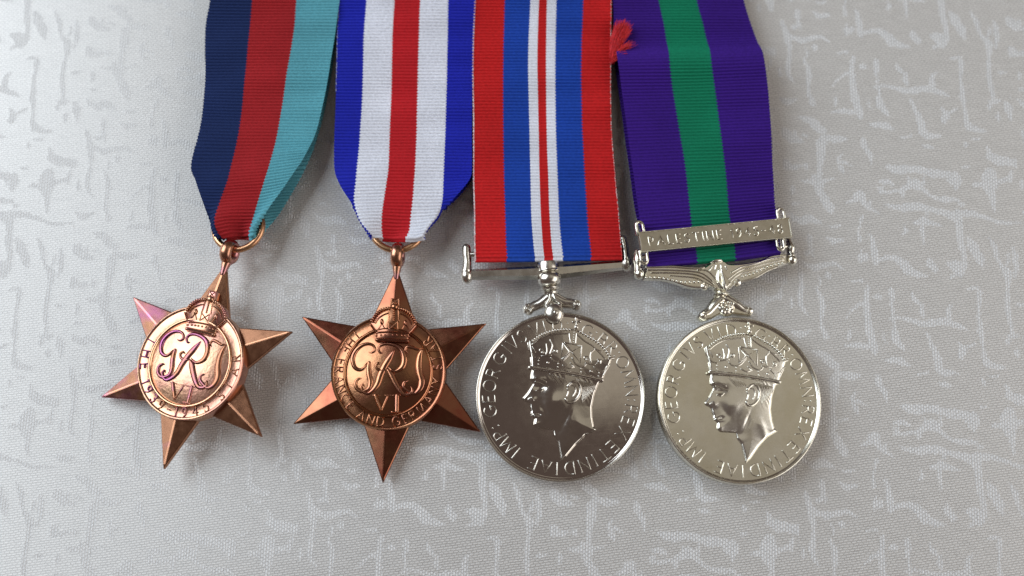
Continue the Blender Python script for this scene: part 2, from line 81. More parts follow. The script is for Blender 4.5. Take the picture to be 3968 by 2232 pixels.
CROWN_PLATE = [(-4.5, 10.08), (-4.17, 11.2), (-3.18, 12.77), (-1.37, 13.64), (-0.37, 13.89), (-0.39, 15.76), (1.38, 15.83), (1.49, 13.96), (2.69, 13.66), (4.44, 12.71), (5.4, 10.71), (4.07, 8.46), (3.89, 6.65), (-3.0, 6.47), (-2.96, 8.37)]
CROWN_TUBES = [[(-2.94, 6.83, 0.383), (0.43, 6.85, 0.404), (3.8, 6.81, 0.383)], [(-2.96, 8.32, 0.213), (0.48, 8.62, 0.213), (4.03, 8.45, 0.213)], [(-4.5, 10.08, 0.191), (-3.09, 8.32, 0.191)], [(5.37, 10.2, 0.191), (4.05, 8.45, 0.191)], [(-3.44, 10.38, 0.153), (-2.83, 11.42, 0.153), (-1.78, 12.22, 0.153), (-0.71, 12.64, 0.153)], [(4.5, 10.42, 0.153), (3.75, 11.58, 0.153), (2.69, 12.3, 0.153), (1.65, 12.69, 0.153)], [(-0.56, 13.2, 0.17), (-0.5, 12.01, 0.153), (-0.58, 10.66, 0.17)], [(1.4, 13.27, 0.17), (1.48, 12.09, 0.153), (1.69, 10.99, 0.17)], [(-0.51, 10.79, 0.128), (1.45, 9.21, 0.128)], [(-0.39, 9.1, 0.128), (1.35, 10.85, 0.128)], [(-0.55, 10.83, 0.128), (-0.44, 9.1, 0.128)], [(1.39, 10.9, 0.128), (1.5, 9.17, 0.128)], [(-0.32, 15.72, 0.145), (1.33, 15.78, 0.145)], [(-0.28, 15.72, 0.145), (-0.37, 14.48, 0.145), (-0.41, 13.8, 0.145)], [(1.28, 15.78, 0.145), (1.41, 14.55, 0.145), (1.53, 13.87, 0.145)], [(-0.14, 15.6, 0.111), (1.19, 14.63, 0.111)], [(1.12, 15.65, 0.111), (-0.04, 14.58, 0.111)], [(-2.68, 9.14, 0.128), (-2.3, 9.74, 0.128), (-2.0, 10.43, 0.128)], [(-1.25, 9.19, 0.128), (-1.62, 9.77, 0.128), (-1.96, 10.43, 0.128)], [(2.46, 9.33, 0.128), (2.76, 9.93, 0.128), (3.01, 10.54, 0.128)], [(3.89, 9.3, 0.128), (3.43, 9.96, 0.128), (3.06, 10.54, 0.128)]]
CROWN_ARCH_L = [(-4.18, 10.77), (-3.55, 12.07), (-2.52, 13.13), (-1.37, 13.6), (-0.78, 13.7)]
CROWN_ARCH_R = [(1.59, 13.71), (2.7, 13.49), (4.02, 12.69), (4.88, 11.71), (5.27, 10.92)]
CROWN_BEADS = [(0.39, 13.24), (0.42, 12.81), (0.45, 12.39), (0.47, 11.97), (0.5, 11.54), (0.53, 11.12), (-2.0, 7.81), (-1.16, 7.86), (-0.4, 7.91), (0.52, 7.95), (1.45, 7.98), (2.55, 7.9), (3.22, 7.88), (-3.0, 7.6), (4.07, 7.75)]
CROWN_ORB = [(0.53, 14.05)]
CROWN_DROPS = [(-2.02, 10.73), (3.03, 10.66)]
BAR3 = [(-16.64, 28.17, 1.177), (0.17, 27.07, 1.609), (16.19, 27.17, 1.06)]
POST3_L = [(-17.59, 28.07), (-17.23, 32.84), (-17.14, 34.2)]
POST3_R = [(17.18, 27.59), (17.18, 31.29), (16.9, 33.09)]
ROD3 = [(-17.04, 32.58), (17.05, 31.46)]
STEM3 = [(0.43, 29.69), (0.19, 27.23), (0.03, 25.65), (-0.1, 23.43), (0.3, 21.96)]
CLAW3 = [(0.36, 17.83)]
SCROLL3 = [(-4.97, 19.35), (5.39, 19.43), (-2.14, 21.07), (2.56, 20.96)]
CLAW_PLATE3 = [(-2.07, 22.03), (-2.5, 20.8), (-5.33, 20.67), (-6.18, 19.88), (-6.05, 18.76), (-3.78, 18.87), (-1.85, 19.48), (2.95, 19.04), (4.49, 18.82), (6.08, 19.07), (6.17, 19.93), (5.29, 20.48), (2.78, 20.48), (2.58, 21.6)]
WING_TOP = [(-15.34, 30.76), (-9.95, 30.23), (-5.93, 29.44), (-3.28, 29.13), (-1.25, 29.93), (0.52, 30.45), (2.13, 30.05), (3.05, 29.32), (6.59, 29.11), (10.04, 29.44), (13.17, 30.22), (16.23, 30.07)]
WING_BOT = [(-16.08, 28.28), (-12.84, 27.9), (-10.09, 27.05), (-7.04, 25.56), (-4.24, 24.92), (-1.95, 24.95), (-0.64, 24.07), (1.38, 23.73), (3.25, 24.74), (5.87, 25.25), (8.48, 25.67), (11.46, 26.87), (15.89, 27.81)]
FEATHERS = [[(-15.23, 30.06, 0.162), (-10.39, 29.49, 0.162), (-5.37, 28.59, 0.162), (-3.23, 27.82, 0.162), (-1.48, 25.97, 0.142)], [(-14.53, 29.37, 0.162), (-9.48, 28.77, 0.162), (-5.48, 27.99, 0.162), (-3.37, 27.02, 0.142), (-1.22, 25.12, 0.122)], [(-10.6, 28.29, 0.122), (-5.61, 27.28, 0.142), (-3.52, 26.21, 0.142), (-1.13, 24.49, 0.122)], [(-4.3, 28.77, 0.142), (-2.1, 28.31, 0.142), (-0.6, 26.28, 0.122)], [(15.57, 29.44, 0.203), (12.16, 29.32, 0.203), (8.2, 28.54, 0.183), (5.64, 28.32, 0.162), (2.93, 27.3, 0.142)], [(15.23, 28.76, 0.162), (11.34, 28.38, 0.162), (7.66, 27.88, 0.162), (5.08, 27.56, 0.142), (2.06, 25.96, 0.122)], [(10.11, 27.49, 0.122), (6.87, 27.04, 0.142), (4.5, 26.7, 0.142), (2.11, 25.13, 0.122)], [(0.39, 28.22, 0.304), (-0.19, 26.23, 0.406), (0.67, 24.07, 0.406), (2.32, 25.11, 0.304)], [(-0.9, 29.2, 0.162), (-1.66, 28.46, 0.142)], [(-0.02, 29.4, 0.162), (-0.39, 28.52, 0.142)], [(1.0, 29.28, 0.162), (0.93, 28.36, 0.142)], [(1.97, 28.86, 0.162), (2.12, 28.01, 0.142)]]
WING_BEADS_L = [(-15.81, 28.49), (-13.09, 28.17), (-10.35, 27.34), (-7.61, 26.5), (-4.45, 26.22)]
WING_BEADS_R = [(5.36, 26.29), (7.84, 26.61), (10.52, 27.44), (12.95, 27.98), (14.88, 28.07)]
WING_SCROLLS = [(-3.41, 25.07), (3.97, 25.01)]
WING_KNOB = [(0.24, 30.3)]
WING_LEAF = [(0.73, 28.38), (-0.64, 25.46), (0.83, 23.85), (2.25, 25.32)]
POST4_L = [(-16.96, 29.72), (-16.72, 32.98), (-16.55, 34.61)]
POST4_R = [(17.47, 28.78), (17.68, 31.48), (17.59, 33.18)]
ROD4 = [(-16.65, 33.39), (17.74, 31.79)]
NECK4 = [(0.34, 23.75), (0.19, 22.94), (0.35, 22.1)]
ROSE = [(0.69, 20.29)]
FOOT4 = [(-4.5, 18.91), (5.56, 18.6), (-1.64, 20.91), (3.06, 20.34)]
CLAW_PLATE4 = [(-1.07, 22.09), (-1.73, 20.74), (-3.38, 19.62), (-5.37, 19.52), (-6.06, 18.53), (-4.97, 17.68), (-2.84, 18.03), (-0.84, 18.8), (1.8, 18.48), (4.19, 17.88), (5.6, 17.6), (6.28, 18.44), (5.5, 19.29), (3.85, 19.41), (2.86, 20.8), (2.81, 21.62)]
CLASP_CORNERS = [(-16.21, 38.15, 2.6), (17.57, 37.33, 2.6), (16.89, 33.13, 2.6), (-16.79, 33.51, 2.6)]
CLASP_LUGS = [(-15.84, 40.36), (15.77, 39.52), (-16.66, 32.48), (14.43, 31.54)]

# ------------------------------------------------------------------ helpers
def rot_frame(rot, pitch, roll):
    return (Matrix.Rotation(math.radians(rot), 4, 'Z') @ Matrix.Rotation(math.radians(roll), 4, 'Y')
            @ Matrix.Rotation(math.radians(pitch), 4, 'X'))


class MB:
    """collects shapes given in millimetres; build() links them as ONE mesh object"""
    def __init__(self):
        self.v, self.f = [], []

    def add(self, v, f):
        n = len(self.v)
        self.v.extend([tuple(p) for p in v])
        self.f.extend([tuple(i + n for i in q) for q in f])

    def build(self, name, mat, parent=None, smooth=True, matrix=None, sharp=None):
        me = bpy.data.meshes.new(name)
        me.from_pydata([(x * MM, y * MM, z * MM) for x, y, z in self.v], [], self.f)
        me.validate()
        me.materials.append(mat)
        if smooth:
            me.polygons.foreach_set('use_smooth', [True] * len(me.polygons))
            if sharp:
                me.set_sharp_from_angle(angle=math.radians(sharp))
        me.update()
        return link(name, me, parent, matrix)


def link(name, me, parent=None, matrix=None):
    o = bpy.data.objects.new(name, me)
    COL.objects.link(o)
    if parent is not None:
        o.parent = parent
    if matrix is not None:
        o.matrix_local = matrix
    return o


def spline(P, n):
    """Catmull-Rom through the rows of P, n steps per span"""
    P = np.asarray(P, float)
    if len(P) == 2:
        t = np.linspace(0, 1, n + 1)[:, None]
        return P[0] * (1 - t) + P[1] * t
    Q = np.vstack([2 * P[0] - P[1], P, 2 * P[-1] - P[-2]])
    out = []
    for i in range(len(P) - 1):
        p0, p1, p2, p3 = Q[i:i + 4]
        for k in range(n):
            t = k / n
            out.append(.5 * (2 * p1 + (p2 - p0) * t + (2 * p0 - 5 * p1 + 4 * p2 - p3) * t * t
                             + (3 * p1 - p0 - 3 * p2 + p3) * t ** 3))
    out.append(P[-1])
    return np.array(out)


def tube(mb, pts, rad, sides=8, zs=1.0, closed=False, cap=True, sub=0, flat=0):
    """sweep of a round (or, with zs, flattened) section along a path"""
    P = np.asarray(pts, float)
    if P.shape[1] == 2:
        P = np.hstack([P, np.zeros((len(P), 1))])
    r = np.full(len(P), float(rad)) if np.isscalar(rad) else np.asarray(rad, float)
    if sub:
        A = spline(np.hstack([P, r[:, None]]), sub)
        P, r = A[:, :3], np.maximum(A[:, 3], .03)
    n = len(P)
    if closed:
        T = np.roll(P, -1, 0) - np.roll(P, 1, 0)
    else:
        T = np.gradient(P, axis=0)
    T /= np.maximum(np.linalg.norm(T, axis=1), 1e-9)[:, None]
    if cap and not closed:                       # rounded ends
        P = np.vstack([P[0] - T[0] * r[0] * .8, P[0] - T[0] * r[0] * .45, P, P[-1] + T[-1] * r[-1] * .45, P[-1] + T[-1] * r[-1] * .8])
        T = np.vstack([T[0], T[0], T, T[-1], T[-1]])
        r = np.concatenate([[r[0] * .45], [r[0] * .85], r, [r[-1] * .85], [r[-1] * .45]])
        n += 4
    up = np.array([0, 0, 1.0])
    V, Fc = [], []
    prev = None
    for i in range(n):
        s = np.cross(up, T[i])
        if np.linalg.norm(s) < 1e-3:
            s = prev if prev is not None else np.array([1.0, 0, 0])
        s = s / np.linalg.norm(s)
        prev = s
        u = np.cross(T[i], s)
        for k in range(sides):
            a = 2 * math.pi * k / sides
            ca, sa = math.cos(a), math.sin(a)
            if flat:                              # flat-topped section of fixed height
                ca, sa = math.copysign(abs(ca) ** .75, ca), math.copysign(abs(sa) ** .8, sa)
                V.append(P[i] + s * r[i] * ca + u * flat * sa * min(1, r[i] / .25))
            else:
                V.append(P[i] + s * r[i] * ca + u * r[i] * zs * sa)
    m = n if closed else n - 1
    for i in range(m):
        for k in range(sides):
            a, b = i * sides + k, i * sides + (k + 1) % sides
            c, d = ((i + 1) % n) * sides + (k + 1) % sides, ((i + 1) % n) * sides + k
            Fc.append((a, b, c, d))
    if not closed:
        Fc.append(tuple(range(sides))[::-1])
        Fc.append(tuple((n - 1) * sides + k for k in range(sides)))
    mb.add(V, Fc)


def ball(mb, c, r, seg=10, rings=7):
    rx, ry, rz = (r, r, r) if np.isscalar(r) else r
    V = [(c[0], c[1], c[2] + rz)]
    for i in range(1, rings):
        p = math.pi * i / rings
        for k in range(seg):
            a = 2 * math.pi * k / seg
            V.append((c[0] + rx * math.sin(p) * math.cos(a), c[1] + ry * math.sin(p) * math.sin(a), c[2] + rz * math.cos(p)))
    V.append((c[0], c[1], c[2] - rz))
    Fc = [(0, 1 + k, 1 + (k + 1) % seg) for k in range(seg)]
    for i in range(rings - 2):
        for k in range(seg):
            a, b = 1 + i * seg + k, 1 + i * seg + (k + 1) % seg
            Fc.append((a, a + seg, b + seg, b))
    e = len(V) - 1
    Fc += [(e, 1 + (rings - 2) * seg + (k + 1) % seg, 1 + (rings - 2) * seg + k) for k in range(seg)]
    mb.add(V, Fc)


def lathe(mb, prof, seg=96, axis='Z', c=(0, 0, 0)):
    """prof: (radius, height) pairs; closed with fans at both ends"""
    V, Fc = [], []
    for r, h in prof:
        for k in range(seg):
            a = 2 * math.pi * k / seg
            x, y = r * math.cos(a), r * math.sin(a)
            V.append((x + c[0], y + c[1], h + c[2]) if axis == 'Z' else (y + c[0], h + c[1], x + c[2]))
    for i in range(len(prof) - 1):
        for k in range(seg):
            a, b = i * seg + k, i * seg + (k + 1) % seg
            Fc.append((a, b, b + seg, a + seg))
    Fc.append(tuple(range(seg))[::-1])
    Fc.append(tuple((len(prof) - 1) * seg + k for k in range(seg)))
    mb.add(V, Fc)


def prism(mb, poly, z0, z1, bevel=.2):
    """flat plate with a chamfered upper edge; poly counter-clockwise or clockwise"""
    P = np.asarray(poly, float)
    area = .5 * np.sum(P[:, 0] * np.roll(P[:, 1], -1) - np.roll(P[:, 0], -1) * P[:, 1])
    if area < 0:
        P = P[::-1]
    n = len(P)
    e1 = P - np.roll(P, 1, 0)
    e2 = np.roll(P, -1, 0) - P
    e1 /= np.linalg.norm(e1, axis=1)[:, None]
    e2 /= np.linalg.norm(e2, axis=1)[:, None]
    nn = np.stack([-(e1 + e2)[:, 1], (e1 + e2)[:, 0]], -1)
    nn /= np.maximum(np.linalg.norm(nn, axis=1), .2)[:, None]
    I = P + nn * bevel
    V = [(x, y, z0) for x, y in P] + [(x, y, z1 - bevel) for x, y in P] + [(x, y, z1) for x, y in I]
    Fc = [tuple(range(n))[::-1], tuple(2 * n + k for k in range(n))]
    for j in (0, n):
        for k in range(n):
            Fc.append((j + k, j + (k + 1) % n, j + n + (k + 1) % n, j + n + k))
    mb.add(V, Fc)


def beads_along(mb, path, n, r, z, zs=1.0):
    S = spline(path, 24)
    d = np.concatenate([[0], np.cumsum(np.linalg.norm(np.diff(S, axis=0), axis=1))])
    for q in np.linspace(0, d[-1], n):
        ball(mb, (np.interp(q, d, S[:, 0]), np.interp(q, d, S[:, 1]), z), (r, r, r * zs), 8, 6)


# ------------------------------------------------------------------ materials
def new_mat(name):
    m = bpy.data.materials.new(name)
    m.use_nodes = True
    nt = m.node_tree
    return m, nt, nt.nodes['Principled BSDF']


def N(nt, kind, **kw):
    n = nt.nodes.new(kind)
    for k, v in kw.items():
        setattr(n, k, v)
    return n


def L(nt, a, b):
    nt.links.new(a, b)


def mm_coords(nt, scale=(1, 1, 1), rot=(0, 0, 0), uv=False):
    tc = N(nt, 'ShaderNodeTexCoord')
    mp = N(nt, 'ShaderNodeMapping')
    k = 1.0 if uv else 1000.0
    mp.inputs['Scale'].default_value = (scale[0] * k, scale[1] * k, scale[2] * k)
    mp.inputs['Rotation'].default_value = rot
    L(nt, tc.outputs['UV' if uv else 'Object'], mp.inputs['Vector'])
    return mp.outputs['Vector']


def noise(nt, vec, scale, detail=3, rough=.5):
    n = N(nt, 'ShaderNodeTexNoise')
    n.inputs['Scale'].default_value = scale
    n.inputs['Detail'].default_value = detail
    n.inputs['Roughness'].default_value = rough
    L(nt, vec, n.inputs['Vector'])
    return n.outputs['Fac']


def rng_map(nt, x, a, b, c, d):
    n = N(nt, 'ShaderNodeMapRange')
    for k, v in zip(('From Min', 'From Max', 'To Min', 'To Max'), (a, b, c, d)):
        n.inputs[k].default_value = v
    L(nt, x, n.inputs['Value'])
    return n.outputs['Result']


def mix_col(nt, fac, a, b):
    n = N(nt, 'ShaderNodeMix', data_type='RGBA')
    for s, x in ((0, fac), (6, a), (7, b)):
        if hasattr(x, 'is_linked') or hasattr(x, 'links'):
            L(nt, x, n.inputs[s])
        elif s == 0:
            n.inputs[s].default_value = x
        else:
            n.inputs[s].default_value = (*x, 1)
    return n.outputs[2]


def math_n(nt, op, a, b=None, c=None):
    n = N(nt, 'ShaderNodeMath', operation=op)
    for i, x in enumerate((a, b, c)):
        if x is None:
            continue
        if isinstance(x, (int, float)):
            n.inputs[i].default_value = x
        else:
            L(nt, x, n.inputs[i])
    return n.outputs[0]


def bump(nt, height, dist, strength=1.0, normal=None):
    b = N(nt, 'ShaderNodeBump')
    b.inputs['Strength'].default_value = strength
    b.inputs['Distance'].default_value = dist
    L(nt, height, b.inputs['Height'])
    if normal is not None:
        L(nt, normal, b.inputs['Normal'])
    return b.outputs['Normal']


def metal(name, base, second, rough=(.2, .32), blotch=.12, mix=(.45, .62), stipple=0, stipple_scale=2.2, grain=.0005, soft=.012, stretch=(1, 1, 1), creep=0, scratch=0):
    """worn struck metal: two tones in blotches, uneven polish, hairline scratches"""
    m, nt, p = new_mat(name)
    v = mm_coords(nt, stretch)
    b1 = noise(nt, v, blotch, 5, .6)
    if creep:                                     # tarnish strongest on the points at one side
        sp = N(nt, 'ShaderNodeSeparateXYZ')
        L(nt, v, sp.inputs[0])
        b1 = math_n(nt, 'ADD', b1, math_n(nt, 'MULTIPLY', sp.outputs[0], -creep))
    col = mix_col(nt, rng_map(nt, b1, mix[0], mix[1], 0, 1), base, second)
    L(nt, col, p.inputs['Base Color'])
    p.inputs['Metallic'].default_value = 1.0
    b2 = noise(nt, v, .55, 6, .65)
    L(nt, rng_map(nt, b2, .3, .7, rough[0], rough[1]), p.inputs['Roughness'])
    fine = noise(nt, mm_coords(nt, (9, .5, 1), (0, 0, .6)), 1.0, 3, .6)
    nrm = bump(nt, fine, grain * MM)
    sn = noise(nt, v, .16, 2, .4)
    nrm = bump(nt, sn, soft * MM, 1.0, nrm)
    if scratch:
        for ang, k in ((.5, 1.0), (-.9, .8), (1.9, .6)):
            sc = noise(nt, mm_coords(nt, (.09, 5.5, 1), (0, 0, ang)), 1.0, 2, .5)
            nrm = bump(nt, rng_map(nt, sc, .66, .72, 0, 1), scratch * k * MM, 1.0, nrm)
    if stipple:
        s = noise(nt, v, stipple_scale, 2, .5)
        nrm = bump(nt, s, stipple * MM, 1.0, nrm)
    L(nt, nrm, p.inputs['Normal'])
    return m


BRONZE = (.62, .31, .17)
BRONZE_DK = (.40, .17, .10)
PURPLE = (.52, .22, .50)
M_STAR1 = metal('bronze_star_worn', (.42, .205, .12), (.42, .15, .25), (.18, .28), .19, (.58, .90), soft=.04, creep=.014)
M_STAR2 = metal('bronze_star_dark', (.27, .125, .07), (.24, .07, .045), (.20, .30), .16, (.35, .65), soft=.04)
M_FIELD1 = metal('bronze_field_worn', (.70, .42, .25), (.64, .35, .22), (.19, .22), .1)
M_FIELD2 = metal('bronze_field_polished', (.40, .185, .09), (.33, .12, .06), (.11, .14), .1)
M_BAND1 = metal('bronze_stippled', (.62, .36, .23), (.54, .27, .20), (.25, .34), .14, stipple=.035, stipple_scale=1.7)
M_BAND2 = metal('bronze_band_dark', (.40, .19, .10), (.33, .13, .075), (.2, .28), .14, stipple=.015)
M_LETTER1 = metal('bronze_toned_purple', (.33, .145, .085), (.28, .09, .19), (.24, .34), .2, (.45, .66), creep=.02)
M_CROWN1 = metal('bronze_crown', (.58, .32, .20), (.48, .22, .20), (.22, .3), .3)
M_LETTER2 = metal('bronze_raised_dark', (.46, .21, .115), (.36, .15, .10), (.18, .28), .2)
M_RING = metal('bronze_wire', (.62, .36, .20), (.54, .28, .16), (.24, .34), .3)
M_LOOP = metal('bronze_loop', (.48, .24, .15), (.42, .19, .20), (.22, .32), .3)
M_NICKEL = metal('polished_nickel', (.70, .65, .60), (.64, .59, .54), (.06, .11), .12, grain=.0003, soft=.005, scratch=.0004)
M_NICKEL_EFF = metal('nickel_relief', (.68, .64, .58), (.62, .58, .52), (.10, .18), .3)
M_NICKEL_FIT = metal('nickel_fittings', (.66, .63, .57), (.58, .55, .49), (.2, .3), .3)
M_SILVER = metal('toned_silver', (.78, .755, .66), (.70, .665, .54), (.17, .27), .13, (.4, .65), grain=.0008, scratch=.0012)
M_SILVER_EFF = metal('silver_relief', (.82, .80, .73), (.77, .74, .65), (.18, .28), .25)
M_SILVER_FIT = metal('silver_fittings', (.80, .775, .69), (.73, .69, .58), (.18, .28), .3)
M_CLASP = metal('silver_stippled', (.52, .485, .40), (.46, .425, .34), (.3, .4), .3, stipple=.009, stipple_scale=3.2)


def ribbon_mat(name, colors, edge_jitter=.004):
    m, nt, p = new_mat(name)
    n = len(colors)
    uv = N(nt, 'ShaderNodeTexCoord').outputs['UV']
    sx = N(nt, 'ShaderNodeSeparateXYZ')
    L(nt, uv, sx.inputs[0])
    # the weft ribs push the edge of each stripe in and out a little
    rib = math_n(nt, 'SINE', math_n(nt, 'MULTIPLY', sx.outputs[1], 2 * math.pi))
    u = math_n(nt, 'ADD', sx.outputs[0], math_n(nt, 'MULTIPLY', rib, edge_jitter))
    cr = N(nt, 'ShaderNodeValToRGB')
    cr.color_ramp.interpolation = 'CONSTANT'
    el = cr.color_ramp.elements
    while len(el) < n:
        el.new(.5)
    for k, c in enumerate(colors):
        el[k].position = k / n
        el[k].color = (*c, 1)
    L(nt, u, cr.inputs['Fac'])
    # warp threads: fine ups and downs of tone across and along
    cm = N(nt, 'ShaderNodeCombineXYZ')
    L(nt, math_n(nt, 'MULTIPLY', sx.outputs[0], 70), cm.inputs[0])
    L(nt, math_n(nt, 'MULTIPLY', sx.outputs[1], 2.0), cm.inputs[1])
    th = noise(nt, cm.outputs[0], 1.0, 2, .5)
    big = noise(nt, mm_coords(nt), .08, 3)
    tone = math_n(nt, 'MULTIPLY', rng_map(nt, th, .3, .7, .84, 1.12), rng_map(nt, big, .3, .7, .9, 1.08))
    vm = N(nt, 'ShaderNodeVectorMath', operation='SCALE')
    L(nt, cr.outputs['Color'], vm.inputs[0])
    L(nt, tone, vm.inputs['Scale'])
    L(nt, vm.outputs[0], p.inputs['Base Color'])
    p.inputs['Roughness'].default_value = .7
    p.inputs['Specular IOR Level'].default_value = .15
    L(nt, bump(nt, th, .03 * MM), p.inputs['Normal'])
    return m


def thread_mat(name, c, c2=None):
    m, nt, p = new_mat(name)
    f = noise(nt, mm_coords(nt), 1.6, 2)
    L(nt, mix_col(nt, rng_map(nt, f, .45, .55, 0, 1), c, c2 or tuple(x * .7 for x in c)), p.inputs['Base Color'])
    p.inputs['Roughness'].default_value = .7
    return m


def cloth_mat():
    """damask: satin ground floats run across, figure floats run up and down, so each gleams at its own angle"""
    m, nt, p = new_mat('white_damask')
    nt.nodes.remove(p)
    out = nt.nodes['Material Output']
    v = mm_coords(nt)
    at = N(nt, 'ShaderNodeAttribute', attribute_name='figure')
    wob = noise(nt, v, 2.6, 2, .6)
    edge = math_n(nt, 'ADD', at.outputs['Fac'], rng_map(nt, wob, .3, .7, -.22, .22))
    mask = rng_map(nt, edge, -.06, .06, 0, 1)

    def weave(rot, w, h, warp):
        tc = N(nt, 'ShaderNodeMapping')
        tc.inputs['Rotation'].default_value = (0, 0, rot)
        L(nt, v, tc.inputs['Vector'])
        dn = N(nt, 'ShaderNodeTexNoise')
        dn.inputs['Scale'].default_value = .5
        L(nt, v, dn.inputs['Vector'])
        ad = N(nt, 'ShaderNodeVectorMath', operation='MULTIPLY_ADD')
        L(nt, dn.outputs['Color'], ad.inputs[0])
        ad.inputs[1].default_value = (warp, warp, 0)
        L(nt, tc.outputs['Vector'], ad.inputs[2])
        b = N(nt, 'ShaderNodeTexBrick', offset=.4, offset_frequency=2)
        b.inputs['Scale'].default_value = 1.0
        b.inputs['Brick Width'].default_value = w
        b.inputs['Row Height'].default_value = h
        b.inputs['Mortar Size'].default_value = h * .34
        b.inputs['Mortar Smooth'].default_value = 1.0
        b.inputs['Color1'].default_value = (1, 1, 1, 1)
        b.inputs['Color2'].default_value = (.82, .82, .82, 1)
        b.inputs['Mortar'].default_value = (.0, .0, .0, 1)
        L(nt, ad.outputs[0], b.inputs['Vector'])
        return b.outputs['Color']
    wg = weave(-.14, 1.05, .52, .3)
    wf = weave(math.pi / 2 + .03, .8, .58, .3)
    thread = noise(nt, mm_coords(nt, (.35, 3.2, 1)), 1.0, 3, .6)
    thread2 = noise(nt, mm_coords(nt, (2.6, .5, 1)), 1.0, 3, .6)

    def side(wv, tangent, col, gloss, rough, aniso, bd, th):
        d = N(nt, 'ShaderNodeBsdfDiffuse')
        tone = N(nt, 'ShaderNodeVectorMath', operation='SCALE')
        tone.inputs[0].default_value = col
        sp = N(nt, 'ShaderNodeRGBToBW')
        L(nt, wv, sp.inputs[0])
        t1 = math_n(nt, 'MULTIPLY', rng_map(nt, sp.outputs[0], 0, 1, .72, 1.08), rng_map(nt, th, .3, .7, .90, 1.08))
        L(nt, t1, tone.inputs['Scale'])
        L(nt, tone.outputs[0], d.inputs['Color'])
        hgt = math_n(nt, 'ADD', sp.outputs[0], th)
        nb = bump(nt, hgt, bd * MM)
        L(nt, nb, d.inputs['Normal'])
        g = N(nt, 'ShaderNodeBsdfAnisotropic')
        g.inputs['Color'].default_value = (1, 1, 1, 1)
        g.inputs['Roughness'].default_value = rough
        g.inputs['Anisotropy'].default_value = aniso
        cv = N(nt, 'ShaderNodeCombineXYZ')
        for i in range(3):
            cv.inputs[i].default_value = tangent[i]
        L(nt, cv.outputs[0], g.inputs['Tangent'])
        mx = N(nt, 'ShaderNodeMixShader')
        mx.inputs[0].default_value = gloss
        L(nt, d.outputs[0], mx.inputs[1])
        L(nt, g.outputs[0], mx.inputs[2])
        return mx.outputs[0]
    ground = side(wg, (1, 0, 0), (.74, .735, .725), CLOTH['g_gloss'], CLOTH['g_rough'], CLOTH['g_an'], .12, thread)
    figure = side(wf, (0, 1, 0), (.725, .73, .74), CLOTH['f_gloss'], CLOTH['f_rough'], CLOTH['f_an'], .13, thread2)
    bw = N(nt, 'ShaderNodeRGBToBW')
    L(nt, wf, bw.inputs[0])
    mask = math_n(nt, 'MULTIPLY', mask, rng_map(nt, bw.outputs[0], .1, .55, .45, 1))
    ms = N(nt, 'ShaderNodeMixShader')
    L(nt, mask, ms.inputs[0])
    L(nt, ground, ms.inputs[1])
    L(nt, figure, ms.inputs[2])
    L(nt, ms.outputs[0], out.inputs['Surface'])
    return m


CLOTH = dict(g_gloss=.27, g_rough=.454, g_an=.355, f_gloss=.1, f_rough=.45, f_an=.65)

